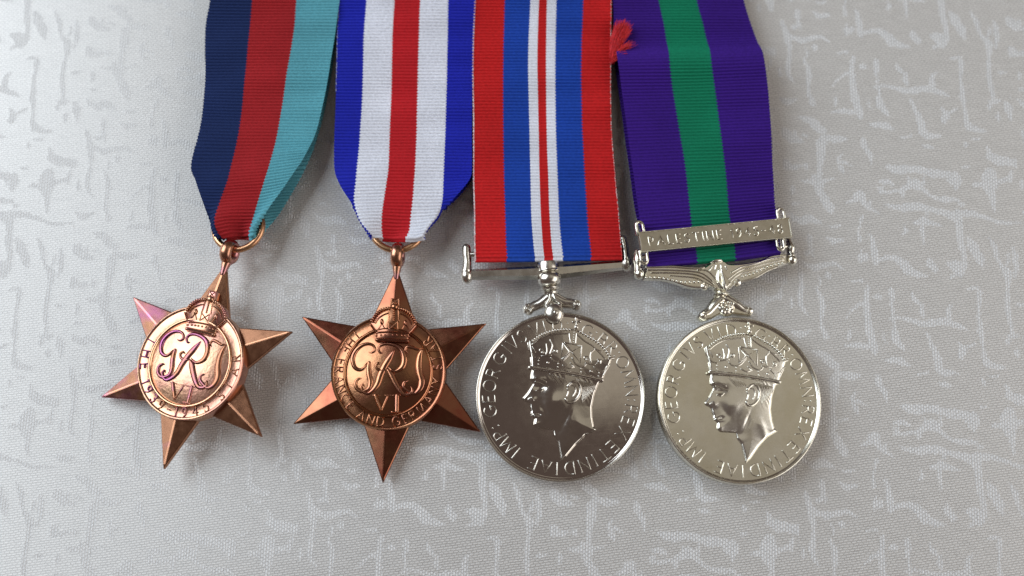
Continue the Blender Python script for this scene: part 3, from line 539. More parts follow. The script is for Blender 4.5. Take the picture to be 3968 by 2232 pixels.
# ------------------------------------------------------------------ the tablecloth
# one repeat of the woven figure: brush-like strokes (x, y, width), drawn in a 1239 x 1258 unit tile = 53 x 54 mm
FIG = [
    [(410, 690, 20), (400, 760, 30), (400, 850, 35), (410, 930, 45), (430, 1030, 30)], [(400, 775, 20), (350, 790, 18), (290, 855, 8)],
    [(530, 715, 35), (530, 800, 18), (535, 880, 15), (540, 960, 40), (575, 1020, 15)],
    [(560, 850, 12), (630, 870, 30), (700, 885, 35), (780, 870, 45), (850, 890, 35), (910, 915, 12)], [(820, 860, 30), (825, 800, 25), (850, 780, 8)],
    [(700, 930, 15), (715, 980, 25), (745, 1060, 40), (760, 1130, 40), (850, 1140, 10)], [(640, 1145, 15), (690, 1135, 15)],
    [(740, 1190, 12), (775, 1195, 25), (805, 1205, 10)], [(280, 1000, 15), (340, 995, 30), (390, 1015, 12)],
    [(110, 1030, 15), (160, 1045, 40), (200, 1085, 45), (240, 1110, 25)], [(220, 1140, 25), (280, 1150, 40), (340, 1150, 20)],
    [(210, 1180, 60), (205, 1260, 40), (195, 1330, 30), (200, 1400, 35)], [(20, 1110, 50), (60, 1150, 40), (120, 1165, 15)],
    [(430, 1150, 20), (440, 1190, 35), (465, 1240, 25), (475, 1290, 8)], [(480, 1075, 15), (540, 1075, 40), (600, 1100, 10)],
    [(540, 1300, 12), (600, 1320, 50), (700, 1320, 40), (800, 1345, 45), (870, 1350, 40)], [(0, 1310, 25), (60, 1305, 30), (105, 1300, 10)],
    [(985, 720, 30), (975, 830, 20), (975, 900, 35), (985, 1000, 20), (1000, 1090, 40), (1080, 1110, 20)],
    [(440, 415, 15), (455, 480, 30), (460, 560, 35)], [(460, 560, 15), (540, 535, 30), (590, 560, 45), (640, 610, 50), (720, 635, 12)],
    [(400, 320, 20), (385, 380, 12), (380, 445, 20)], [(740, 540, 15), (745, 580, 40), (780, 605, 12)],
    [(830, 570, 20), (885, 585, 70), (895, 635, 20)], [(905, 300, 50), (905, 400, 35), (915, 500, 35), (925, 590, 25)],
    [(520, 250, 10), (600, 270, 35), (700, 265, 40), (800, 290, 30), (870, 310, 45), (950, 300, 40), (1040, 320, 25), (1130, 350, 20), (1239, 350, 12)],
    [(505, 185, 20), (580, 185, 20), (650, 160, 35), (690, 140, 60), (730, 170, 30), (780, 215, 20), (850, 225, 35), (910, 230, 20)],
    [(660, 140, 20), (660, 110, 12)], [(735, 140, 20), (740, 105, 12)], [(505, 130, 12), (545, 130, 30), (590, 150, 8)],
    [(710, 340, 25), (715, 400, 25), (710, 470, 12)], [(720, 330, 25), (760, 355, 30), (820, 370, 8)],
    [(950, 430, 20), (975, 480, 50), (1000, 540, 45), (1015, 590, 12)],
    [(1060, 430, 12), (1085, 490, 30), (1100, 560, 20), (1140, 620, 45), (1135, 700, 20), (1125, 780, 30), (1140, 930, 20)],
    [(160, 90, 20), (170, 130, 45), (200, 200, 40), (230, 260, 50), (250, 300, 15)], [(95, 120, 12), (160, 130, 30), (220, 125, 20), (280, 105, 8)],
    [(320, 245, 12), (370, 230, 25), (400, 200, 50), (410, 230, 30), (440, 270, 25), (490, 300, 10)], [(905, 75, 12), (910, 120, 50), (905, 175, 12)],
    [(1090, 80, 60), (1080, 140, 75), (1090, 200, 40), (1095, 290, 12)], [(1000, 145, 20), (1080, 140, 40), (1200, 110, 16)],
    [(1200, 950, 25), (1220, 1000, 45), (1225, 1050, 15)], [(1090, 1250, 40), (1140, 1270, 50), (1260, 1290, 50)], [(1080, 1190, 12), (1100, 1240, 30)],
    [(370, 530, 12), (400, 540, 35), (420, 520, 15)], [(330, 660, 12), (380, 660, 20)],
    [(40, 480, 25), (60, 560, 40), (70, 660, 20), (60, 760, 35), (90, 840, 12)], [(70, 560, 20), (140, 590, 35), (230, 570, 25), (290, 600, 8)],
    [(150, 700, 15), (170, 780, 30), (160, 880, 20), (180, 950, 35)], [(20, 300, 12), (70, 340, 35), (130, 330, 40), (190, 360, 12)],
    [(210, 430, 12), (250, 450, 30), (300, 440, 12)], [(0, 920, 20), (50, 940, 35), (100, 920, 12)], [(1180, 480, 14), (1190, 560, 30), (1175, 640, 14)],
    [(130, 420, 14), (125, 480, 24), (140, 530, 10)], [(640, 720, 10), (650, 760, 26), (690, 790, 10)], [(860, 980, 12), (880, 1020, 34), (870, 1060, 14)],
]


for _ in range(46):                               # small broken bits between the large strokes
    px, py, ln, wd = RNG.uniform(0, 1239), RNG.uniform(0, 1258), RNG.uniform(25, 80), RNG.uniform(14, 30)
    an = (math.pi / 2 if RNG.random() < .55 else 0) + RNG.normal(0, .22)
    FIG.append([(px, py, 8), (px + .5 * ln * math.cos(an) + RNG.normal(0, 6), py + .5 * ln * math.sin(an) + RNG.normal(0, 6), wd),
                (px + ln * math.cos(an), py + ln * math.sin(an), 8)])


def figure_tile():
    TW, TH, step = 1239.0, 1258.0, 5.0
    nx, ny = int(TW / step), int(TH / step)
    X, Y = np.meshgrid((np.arange(nx) + .5) * TW / nx, (np.arange(ny) + .5) * TH / ny)
    S = np.full(X.shape, -60.0)
    for st in FIG:
        A = spline(np.array(st, float), 5)
        A[:, :2] += RNG.normal(0, 2.0, (len(A), 2))
        A[:, 2] *= RNG.uniform(.75, 1.2, len(A))
        for i in range(len(A) - 1):
            a, b = A[i], A[i + 1]
            mx, my = (a[0] + b[0]) / 2, (a[1] + b[1]) / 2
            dx = (X - mx + TW / 2) % TW - TW / 2 + mx
            dy = (Y - my + TH / 2) % TH - TH / 2 + my
            ab = b[:2] - a[:2]
            t = np.clip(((dx - a[0]) * ab[0] + (dy - a[1]) * ab[1]) / max(ab @ ab, 1e-6), 0, 1)
            d = np.hypot(dx - a[0] - t * ab[0], dy - a[1] - t * ab[1])
            S = np.maximum(S, (a[2] + (b[2] - a[2]) * t) / 2 - d)
    return S * (53.0 / 1239.0)                   # signed distance in mm


def make_cloth():
    def axis(lo, hi, far_lo, far_hi, st):
        core = np.arange(lo, hi + st / 2, st)
        a = lo - np.cumsum(np.linspace(2, 24, 26))
        b = hi + np.cumsum(np.linspace(2, 24, 26))
        return np.concatenate([a[::-1], core, b]), len(a)
    xs, ox = axis(-160, 160, 0, 0, .4)
    ys, oy = axis(-90, 112, 0, 0, .4)
    X, Y = np.meshgrid(xs, ys)
    T = figure_tile()
    ny, nx = T.shape
    fx = ((X - 8.0) / 53.0 * nx) % nx
    fy = ((-Y + 3.0) / 54.0 * ny) % ny
    # every second repeat column is dropped half a repeat
    colid = np.floor((X - 8.0) / 53.0)
    fy = (fy + (colid % 2) * ny * .5) % ny
    x0, y0 = np.floor(fx).astype(int), np.floor(fy).astype(int)
    tx, ty = fx - x0, fy - y0
    g = lambda a, b: T[b % ny, a % nx]
    S = (g(x0, y0) * (1 - tx) + g(x0 + 1, y0) * tx) * (1 - ty) + (g(x0, y0 + 1) * (1 - tx) + g(x0 + 1, y0 + 1) * tx) * ty
    # soft undulations of cloth lying on a table, never higher than the table plane at z = 0
    Zc = np.zeros_like(X)
    for k in range(9):
        a = RNG.uniform(0, math.pi)
        w = RNG.uniform(45, 150)
        Zc += RNG.uniform(.10, .30) * (w / 110) * np.sin((X * math.cos(a) + Y * math.sin(a)) / w * 2 * math.pi + RNG.uniform(0, 6.28))
    Zc -= Zc.max()
    Zc *= .8
    Zc += .012 * np.clip(S, -.4, .4)
    n, m = X.shape[1], X.shape[0]
    me = bpy.data.meshes.new('tablecloth')
    V = np.stack([X, Y, Zc], -1).reshape(-1, 3) * MM
    i = np.arange((m - 1) * (n - 1))
    r, c = i // (n - 1), i % (n - 1)
    a = r * n + c
    Fq = np.stack([a, a + 1, a + n + 1, a + n], -1)
    me.vertices.add(len(V))
    me.vertices.foreach_set('co', V.ravel())
    me.loops.add(Fq.size)
    me.loops.foreach_set('vertex_index', Fq.ravel())
    me.polygons.add(len(Fq))
    me.polygons.foreach_set('loop_start', np.arange(len(Fq)) * 4)
    me.update(calc_edges=True)
    me.polygons.foreach_set('use_smooth', np.ones(len(Fq), bool))
    at = me.attributes.new('figure', 'FLOAT', 'POINT')
    at.data.foreach_set('value', S.ravel().astype(np.float32))
    me.materials.append(cloth_mat())
    o = link('tablecloth', me)
    o['kind'] = 'structure'
    o['label'] = 'white damask tablecloth woven with a broken brushstroke figure'
    return o


make_cloth()

# ------------------------------------------------------------------ stroke lettering
def arc(cx, cy, rx, ry, a0, a1, n=14):
    return [(cx + rx * math.cos(math.radians(a0 + (a1 - a0) * i / n)), cy + ry * math.sin(math.radians(a0 + (a1 - a0) * i / n))) for i in range(n + 1)]


GLYPH = {
    'A': (.78, [[(0, 0), (.39, 1), (.78, 0)], [(.14, .34), (.64, .34)]]),
    'B': (.56, [[(0, 0), (0, 1)], [(0, 1), (.28, 1)] + arc(.28, .76, .24, .24, 90, -90) + [(0, .52)], [(.28, .52)] + arc(.3, .26, .26, .26, 90, -90) + [(0, 0)]]),
    'C': (.8, [arc(.46, .5, .46, .5, 48, 312, 20)]),
    'D': (.74, [[(0, 0), (0, 1)], [(0, 1), (.24, 1)] + arc(.24, .5, .5, .5, 90, -90, 18) + [(0, 0)]]),
    'E': (.5, [[(0, 0), (0, 1)], [(0, 1), (.5, 1)], [(0, .52), (.42, .52)], [(0, 0), (.5, 0)]]),
    'F': (.5, [[(0, 0), (0, 1)], [(0, 1), (.5, 1)], [(0, .52), (.42, .52)]]),
    'G': (.86, [arc(.46, .5, .46, .5, 48, 318, 20) + [(.82, .44)], [(.56, .44), (.88, .44)]]),
    'H': (.7, [[(0, 0), (0, 1)], [(.7, 0), (.7, 1)], [(0, .52), (.7, .52)]]),
    'I': (.02, [[(0.01, 0), (0.01, 1)]]),
    'L': (.5, [[(0, 1), (0, 0)], [(0, 0), (.5, 0)]]),
    'M': (.94, [[(0, 0), (.12, 1)], [(.12, 1), (.47, .12), (.82, 1)], [(.82, 1), (.94, 0)]]),
    'N': (.72, [[(0, 0), (0, 1)], [(0, 1), (.72, 0)], [(.72, 0), (.72, 1)]]),
    'O': (.92, [arc(.46, .5, .46, .5, 0, 360, 26)]),
    'P': (.52, [[(0, 0), (0, 1)], [(0, 1), (.26, 1)] + arc(.26, .74, .26, .26, 90, -90) + [(0, .48)]]),
    'R': (.62, [[(0, 0), (0, 1)], [(0, 1), (.26, 1)] + arc(.26, .75, .25, .25, 90, -90) + [(0, .5)], [(.25, .5), (.62, 0)]]),
    'S': (.52, [[tuple(p) for p in spline([(.5, .84), (.3, 1), (.07, .86), (.08, .62), (.42, .42), (.5, .2), (.27, 0), (.0, .14)], 4)]]),
    'T': (.7, [[(.35, 0), (.35, 1)], [(0, 1), (.7, 1)]]),
    'V': (.74, [[(0, 1), (.37, 0), (.74, 1)]]),
    'X': (.7, [[(0, 0), (.7, 1)], [(0, 1), (.7, 0)]]),
    'Y': (.7, [[(0, 1), (.35, .5), (.7, 1)], [(.35, .5), (.35, 0)]]),
    '1': (.2, [[(0, .82), (.14, 1), (.14, 0)]]),
    '3': (.5, [arc(.24, .75, .24, .25, 150, -80) + arc(.25, .26, .26, .26, 90, -150)]),
    '4': (.6, [[(.44, 0), (.44, 1), (0, .3), (.6, .3)]]),
    '5': (.5, [[(.46, 1), (.1, 1), (.06, .56)] + arc(.24, .32, .26, .32, 120, -150)]),
    '8': (.5, [arc(.25, .75, .21, .25, 0, 360), arc(.25, .26, .25, .26, 0, 360)]),
    '9': (.5, [arc(.25, .72, .25, .28, 0, 360), [(.5, .72), (.46, .3), (.2, 0)]]),
    '-': (.4, [[(0, .48), (.4, .48)]]),
    ':': (.05, [[(.02, .2), (.02, .22)], [(.02, .72), (.02, .74)]]),
    '.': (.05, [[(.02, .72), (.02, .74)]]),
}


def letter(mb, ch, frame, size, rad, z, serif=0.0, zs=1.0):
    """frame(u, v) maps glyph mm (centred on u, v from 0 to size) to the plane"""
    w, strokes = GLYPH[ch]
    for s in strokes:
        P = [frame((x - w / 2) * size, y * size) for x, y in s]
        tube(mb, [(x, y, z) for x, y in P], rad, 6, zs)
        if serif:
            for e in (s[0], s[-1]):
                if ch not in 'OCG8935-' and (e[1] in (0, 1)) and e[0] is not None:
                    q = [frame((e[0] - w / 2) * size - serif, e[1] * size), frame((e[0] - w / 2) * size + serif, e[1] * size)]
                    tube(mb, [(x, y, z) for x, y in q], rad * .75, 6, zs)


def on_arc(ang, r_base, inward):
    a = math.radians(ang)
    ux, uy = math.cos(a), math.sin(a)

    def fr(u, v):
        if inward:      # letter tops point to the centre, reading counter-clockwise
            return (ux * (r_base - v) - uy * u, uy * (r_base - v) + ux * u)
        return (ux * (r_base + v) + uy * u, uy * (r_base + v) - ux * u)
    return fr


# ------------------------------------------------------------------ ribbons
def ribbon(name, front, back, mat, parent, base, crumple=0.0, folds=3.0, pitch=.74, phase=0.0, relief=.55):
    """a folded strip: front layer down, round the wire, back layer up; each weft rib is real relief"""
    F_, B_ = np.array(front), np.array(back)
    mid = (F_[-1] + B_[0]) / 2
    mid[:, 1] -= .2
    mid[:, 2] = (F_[-1][:, 2] + B_[0][:, 2]) / 2
    rows = np.concatenate([F_, mid[None], B_])          # rows x boundaries x 3
    nf = len(F_)
    D = spline(rows.reshape(len(rows), -1), 24).reshape(-1, rows.shape[1], 3)
    Ctr = D[:, D.shape[1] // 2]
    s = np.concatenate([[0], np.cumsum(np.linalg.norm(np.diff(Ctr, axis=0), axis=1))])
    tot = s[-1]
    ns = int(tot / (pitch / 5))
    q = np.linspace(0, tot, ns)
    nb = rows.shape[1]
    E_ = np.empty((ns, nb, 3))
    for j in range(nb):
        for k in range(3):
            E_[:, j, k] = np.interp(q, s, D[:, j, k])
    s_bottom = np.interp((nf - .5) * 24, np.arange(len(s)), s)
    # columns
    per = [max(3, int(round(np.median(np.linalg.norm(E_[:, j + 1] - E_[:, j], axis=1)) / .8))) for j in range(nb - 1)]
    U, cols = [], []
    for j in range(nb - 1):
        for k in range(per[j]):
            t = k / per[j]
            cols.append(E_[:, j] * (1 - t) + E_[:, j + 1] * t)
            U.append((j + t) / (nb - 1))
    cols.append(E_[:, -1])
    U.append(1.0)
    G = np.stack(cols, 1)                                # ns x nc x 3
    U = np.array(U)
    nc = len(U)
    dist = np.abs(q - s_bottom)
    if crumple:
        wgt = np.exp(-(dist / 5.5) ** 2)[:, None]
        G[:, :, 2] += crumple * wgt * np.sin(U[None] * folds * 2 * math.pi + phase + q[:, None] * .25)
        G[:, :, 2] += .3 * crumple * np.exp(-(dist / 3.0) ** 2)[:, None] * np.sin(U[None] * folds * 5.3 * math.pi + 2 * phase)
        G[:, :, 1] += .5 * crumple * wgt * np.cos(U[None] * folds * 2 * math.pi + phase)
    # slow waves of soft cloth
    G[:, :, 2] += .18 * np.sin(q[:, None] * .21 + U[None] * 2.1 + phase) * np.sin(U[None] * math.pi) + .10 * np.sin(q[:, None] * .55 + U[None] * 5 + phase)
    du = np.gradient(G, axis=1)
    dv = np.gradient(G, axis=0)
    nrm = np.cross(dv, du)
    nrm /= np.maximum(np.linalg.norm(nrm, axis=2), 1e-9)[:, :, None]
    if nrm[5, nc // 2, 2] < 0:
        nrm = -nrm
    wob = .05 * np.sin(q * .9)[:, None] * U[None]
    ribp = np.abs(np.sin(math.pi * (q[:, None] / pitch + wob)))
    h = relief * ribp ** .9
    G = G + nrm * h[:, :, None]
    G[:, 0] += (G[:, 1] - G[:, 2]) / .8 * (.06 * (ribp[:, 0:1] - .5))
    G[:, -1] += (G[:, -1] - G[:, -2]) / .8 * (.06 * (ribp[:, -1:] - .5))
    G = G - np.array(base)
    me = bpy.data.meshes.new(name)
    V = (G.reshape(-1, 3) * MM)
    i = np.arange((ns - 1) * (nc - 1))
    r, c = i // (nc - 1), i % (nc - 1)
    a = r * nc + c
    Fq = np.stack([a, a + nc, a + nc + 1, a + 1], -1)
    me.vertices.add(len(V))
    me.vertices.foreach_set('co', V.ravel())
    me.loops.add(Fq.size)
    me.loops.foreach_set('vertex_index', Fq.ravel())
    me.polygons.add(len(Fq))
    me.polygons.foreach_set('loop_start', np.arange(len(Fq)) * 4)
    me.update(calc_edges=True)
    me.polygons.foreach_set('use_smooth', np.ones(len(Fq), bool))
    uv = me.uv_layers.new(name='uv')
    UV = np.stack([np.broadcast_to(U[None], (ns, nc)), np.broadcast_to((q / pitch)[:, None], (ns, nc))], -1).reshape(-1, 2)
    uv.data.foreach_set('uv', UV[Fq.ravel()].ravel().astype(np.float32))
    me.materials.append(mat)
    o = link(name, me, parent)
    ed = (G[:int(s_bottom / tot * ns)])
    return o, ed[:, 0], ed[:, -1], q


def selvedge(edge, mat, parent, r=.16, step=1, jig=.05):
    """the looped weft along a ribbon's edge"""
    mb = MB()
    P = edge[::2]
    k = np.arange(len(P))
    rr = r * (.75 + .45 * np.abs(np.sin(k * math.pi / 2.5 * 1.0)))
    Q = P + RNG.normal(0, jig * .3, P.shape)
    tube(mb, Q, rr, 5)
    return mb.build('selvedge', mat, parent)


def thing(name, base, label, cat, group):
    o = bpy.data.objects.new(name, None)
    COL.objects.link(o)
    o.empty_display_size = .01
    o.location = (base[0] * MM, base[1] * MM, base[2] * MM)
    o['label'] = label
    o['category'] = cat
    o['group'] = group
    return o


GROUP = 'campaign medals laid out in a row'
NAVY, RED1, SKY = (.014, .030, .115), (.38, .020, .026), (.12, .39, .47)
ROYAL, WHITE, RED2 = (.016, .024, .42), (.74, .76, .84), (.52, .018, .026)
RED3, BLUE3 = (.55, .018, .020), (.014, .065, .40)
PURP, GREEN = (.044, .011, .22), (.006, .20, .105)


def local_matrix(O, base, R):
    return Matrix.Translation([(O[i] - base[i]) * MM for i in range(3)]) @ R


# ------------------------------------------------------------------ bronze stars
def star_parts(root, matrix, R, mats, text, t0, t1, letter_h, letter_r):
    m_star, m_field, m_band, m_let, m_loop, m_crown = mats
    ri = .475 * R
    mb = MB()
    # six faceted arms: ridge from the middle to each tip
    V, Fc = [(0, 0, 1.5)], []
    for k in range(6):
        a = math.radians(90 + 60 * k)
        V.append((R * math.cos(a), R * math.sin(a), .25))                       # tip, top
    for k in range(6):
        a = math.radians(120 + 60 * k)
        V.append((ri * math.cos(a), ri * math.sin(a), .35))                     # valley, top
    V += [(x, y, -.75) for x, y, z in V[1:]]
    for k in range(6):
        a = math.radians(90 + 60 * k)
        V.append((.38 * R * math.cos(a), .38 * R * math.sin(a), 1.95))          # inner end of the ridge, under the roundel
    for k in range(6):
        tip, va, vb, rg, rg2 = 1 + k, 7 + k, 7 + (k - 1) % 6, 25 + k, 25 + (k + 1) % 6
        Fc += [(rg, tip, va), (rg, vb, tip), (0, rg, va), (0, va, rg2)]
        Fc += [(tip, tip + 12, va + 12, va), (vb, vb + 12, tip + 12, tip)]
    Fc.append(tuple([i for k in range(6) for i in (13 + k, 19 + k)])[::-1])
    mb.add(V, Fc)
    star = mb.build('star', m_star, root, smooth=False, matrix=matrix)
    b = star.modifiers.new('edge', 'BEVEL')
    b.width = .00022
    b.segments = 2
    b.limit_method = 'ANGLE'
    b.angle_limit = math.radians(12)
    rr = 12.35
    # roundel: raised rim, lettered band, bead, polished field
    mb = MB()
    lathe(mb, [(rr - .1, -.4), (rr, 2.1), (rr - .05, 2.5), (rr - .3, 2.75), (rr - .6, 2.72), (rr - .8, 2.45), (9.75, 2.45), (9.68, 2.5)], 128)
    mb.build('band', m_band, star, sharp=50)
    mb = MB()
    lathe(mb, [(9.7, 2.0), (9.68, 2.6), (9.5, 2.86), (9.3, 2.9), (9.1, 2.8), (8.95, 2.3), (8.85, 2.2), (8.8, 2.2), (8.7, 2.2), (3, 2.2), (.3, 2.2)], 128)
    mb.build('roundel', m_field, star, sharp=60)
    mb = MB()
    words = [c for c in text]
    w = [GLYPH[c][0] * letter_h + .62 if c != ' ' else 1.05 for c in words]
    tot = sum(w)
    x = 0
    for c, wi in zip(words, w):
        if c != ' ':
            ang = t0 + (t1 - t0) * (x + wi / 2) / tot
            letter(mb, c, on_arc(ang, letter_r, True), letter_h, .165, 2.46, serif=.07, zs=2.0)
        x += wi
    mb.build('lettering', m_let, star)
    mb = MB()
    for st in CYPHER:
        A = np.array(st)
        tube(mb, np.hstack([A[:, :2], np.full((len(A), 1), 2.2)]), A[:, 2] * 1.02, 12, sub=7, flat=.62)
    mb.build('royal_cypher', m_let, star)
    mb = MB()
    prism(mb, CROWN_PLATE, 1.2, 2.85, .25)
    for st in CROWN_TUBES:
        A = np.array(st)
        tube(mb, np.hstack([A[:, :2], np.full((len(A), 1), 2.85)]), A[:, 2], 8, 1.15, sub=5)
    beads_along(mb, CROWN_ARCH_L, 10, .36, 2.95)
    beads_along(mb, CROWN_ARCH_R, 10, .36, 2.95)
    for p in CROWN_BEADS:
        ball(mb, (*p, 2.9), .24, 8, 6)
    ball(mb, (*CROWN_ORB[0], 2.8), (.85, .75, .7), 12, 8)
    for p in CROWN_DROPS:
        ball(mb, (*p, 2.8), (.4, .7, .5), 10, 7)
    mb.build('crown', m_crown, star, sharp=50)
    # suspension loop: a thick eye with its hole running sideways
    mb = MB()
    seg, sides = 28, 12
    Vv, Ff = [], []
    for i in range(seg):
        a = 2 * math.pi * i / seg
        for k in range(sides):
            b_ = 2 * math.pi * k / sides
            rad = 1.8 + 1.05 * math.cos(b_)
            Vv.append((1.35 * math.sin(b_), R + 2.6 + rad * math.cos(a), .0 + rad * math.sin(a)))
    for i in range(seg):
        for k in range(sides):
            Ff.append((i * sides + k, i * sides + (k + 1) % sides, ((i + 1) % seg) * sides + (k + 1) % sides, ((i + 1) % seg) * sides + k))
    mb.add(Vv, Ff)
    tube(mb, [(0, R - 2.6, .1), (0, R - 1.0, .1), (0, R + .6, .0)], [.55, .85, 1.2], 10, 1.0, sub=4)
    mb.build('suspension_loop', m_loop, star)
    return star


def wire_ring(root, c, base, r, wire, mat, tilt):
    mb = MB()
    P = [(r * math.cos(a), r * math.sin(a), 0) for a in np.linspace(0, 2 * math.pi, 64, endpoint=False)]
    tube(mb, P, wire, 10, closed=True)
    M = Matrix.Translation([(c[i] - base[i]) * MM for i in range(3)]) @ Matrix.Rotation(math.radians(tilt[0]), 4, 'X') @ Matrix.Rotation(math.radians(tilt[1]), 4, 'Y')
    return mb.build('suspension_ring', mat, root, matrix=M)


base1 = (-67.35, -17.81, 0)
star_1939 = thing('bronze_star_medal', base1, 'worn bronze six-pointed star lettered THE 1939-1945 STAR, on navy, red and pale blue ribbon', 'medal', GROUP)
star_parts(star_1939, local_matrix((-67.35, -17.81, 5.2), base1, rot_frame(-14.3, .66, -14.3)), 22.76,
           (M_STAR1, M_FIELD1, M_BAND1, M_LETTER1, M_LOOP, M_CROWN1), 'THE 1939-1945 STAR', 158, 384, 1.95, 11.6)
wire_ring(star_1939, RING1, base1, 5.3, .72, M_RING, (-7, -5))
ribbon('ribbon', RIBBON1_FRONT, RIBBON1_BACK, ribbon_mat('navy_red_sky_ribbon', [NAVY, RED1, SKY]), star_1939, base1, 1.1, 1.7, phase=.6)

base2 = (-26.13, -19.38, 0)
star_fg = thing('bronze_star_medal', base2, 'dark bronze six-pointed star lettered FRANCE AND GERMANY, on blue, white and red striped ribbon', 'medal', GROUP)
star_parts(star_fg, local_matrix((-26.13, -19.38, 3.0), base2, rot_frame(-2.8, 1.6, -3.5)), 23.28,
           (M_STAR2, M_FIELD2, M_BAND2, M_LETTER2, M_LOOP, M_LETTER2), 'THE FRANCE AND GERMANY STAR', 128, 406, 1.85, 11.5)
wire_ring(star_fg, RING2, base2, 5.9, .72, M_RING, (-4, 0))
r2, e2l, e2r, _ = ribbon('ribbon', RIBBON2_FRONT, RIBBON2_BACK, ribbon_mat('blue_white_red_ribbon', [ROYAL, WHITE, RED2, WHITE, ROYAL]), star_fg, base2, 1.0, 1.6, phase=2.2)
selvedge(e2l[:len(e2l) // 2], thread_mat('edge_thread_blue_white', (.35, .37, .62), (.05, .06, .45)), r2, .09)

# ------------------------------------------------------------------ the two discs
LEGEND = [('G', 192), ('E', 182), ('O', 171.5), ('R', 160.5), ('G', 148), ('I', 138.5), ('V', 131.5), ('S', 122.5), ('V', 110.6), ('I', 102.5), ('D', 92),
          (':', 84), ('G', 67), (':', 60), ('B', 53), ('R', 43), (':', 36.5), ('O', 28.6), ('M', 16.5), ('N', 4.5), (':', -3), ('R', -10.5), ('E', -20), ('X', -30.5),
          ('E', -44), ('T', -53.5), ('I', -62), ('N', -71), ('D', -83), ('I', -93), ('A', -102), ('E', -112.5), ('I', -128.5), ('M', -137.5), ('P', -148), (':', -155)]


def sdf_poly(X, Y, poly):
    d = np.full(X.shape, 1e9)
    inside = np.zeros(X.shape, bool)
    P = np.asarray(poly)
    for a, b in zip(P, np.roll(P, -1, 0)):
        e = b - a
        t = np.clip(((X - a[0]) * e[0] + (Y - a[1]) * e[1]) / max(e @ e, 1e-9), 0, 1)
        d = np.minimum(d, np.hypot(X - a[0] - t * e[0], Y - a[1] - t * e[1]))
        c = ((a[1] <= Y) & (b[1] > Y)) | ((b[1] <= Y) & (a[1] > Y))
        with np.errstate(divide='ignore', invalid='ignore'):
            inside ^= c & (X < (b[0] - a[0]) * (Y - a[1]) / (b[1] - a[1] + 1e-12) + a[0])
    return np.where(inside, d, -d)


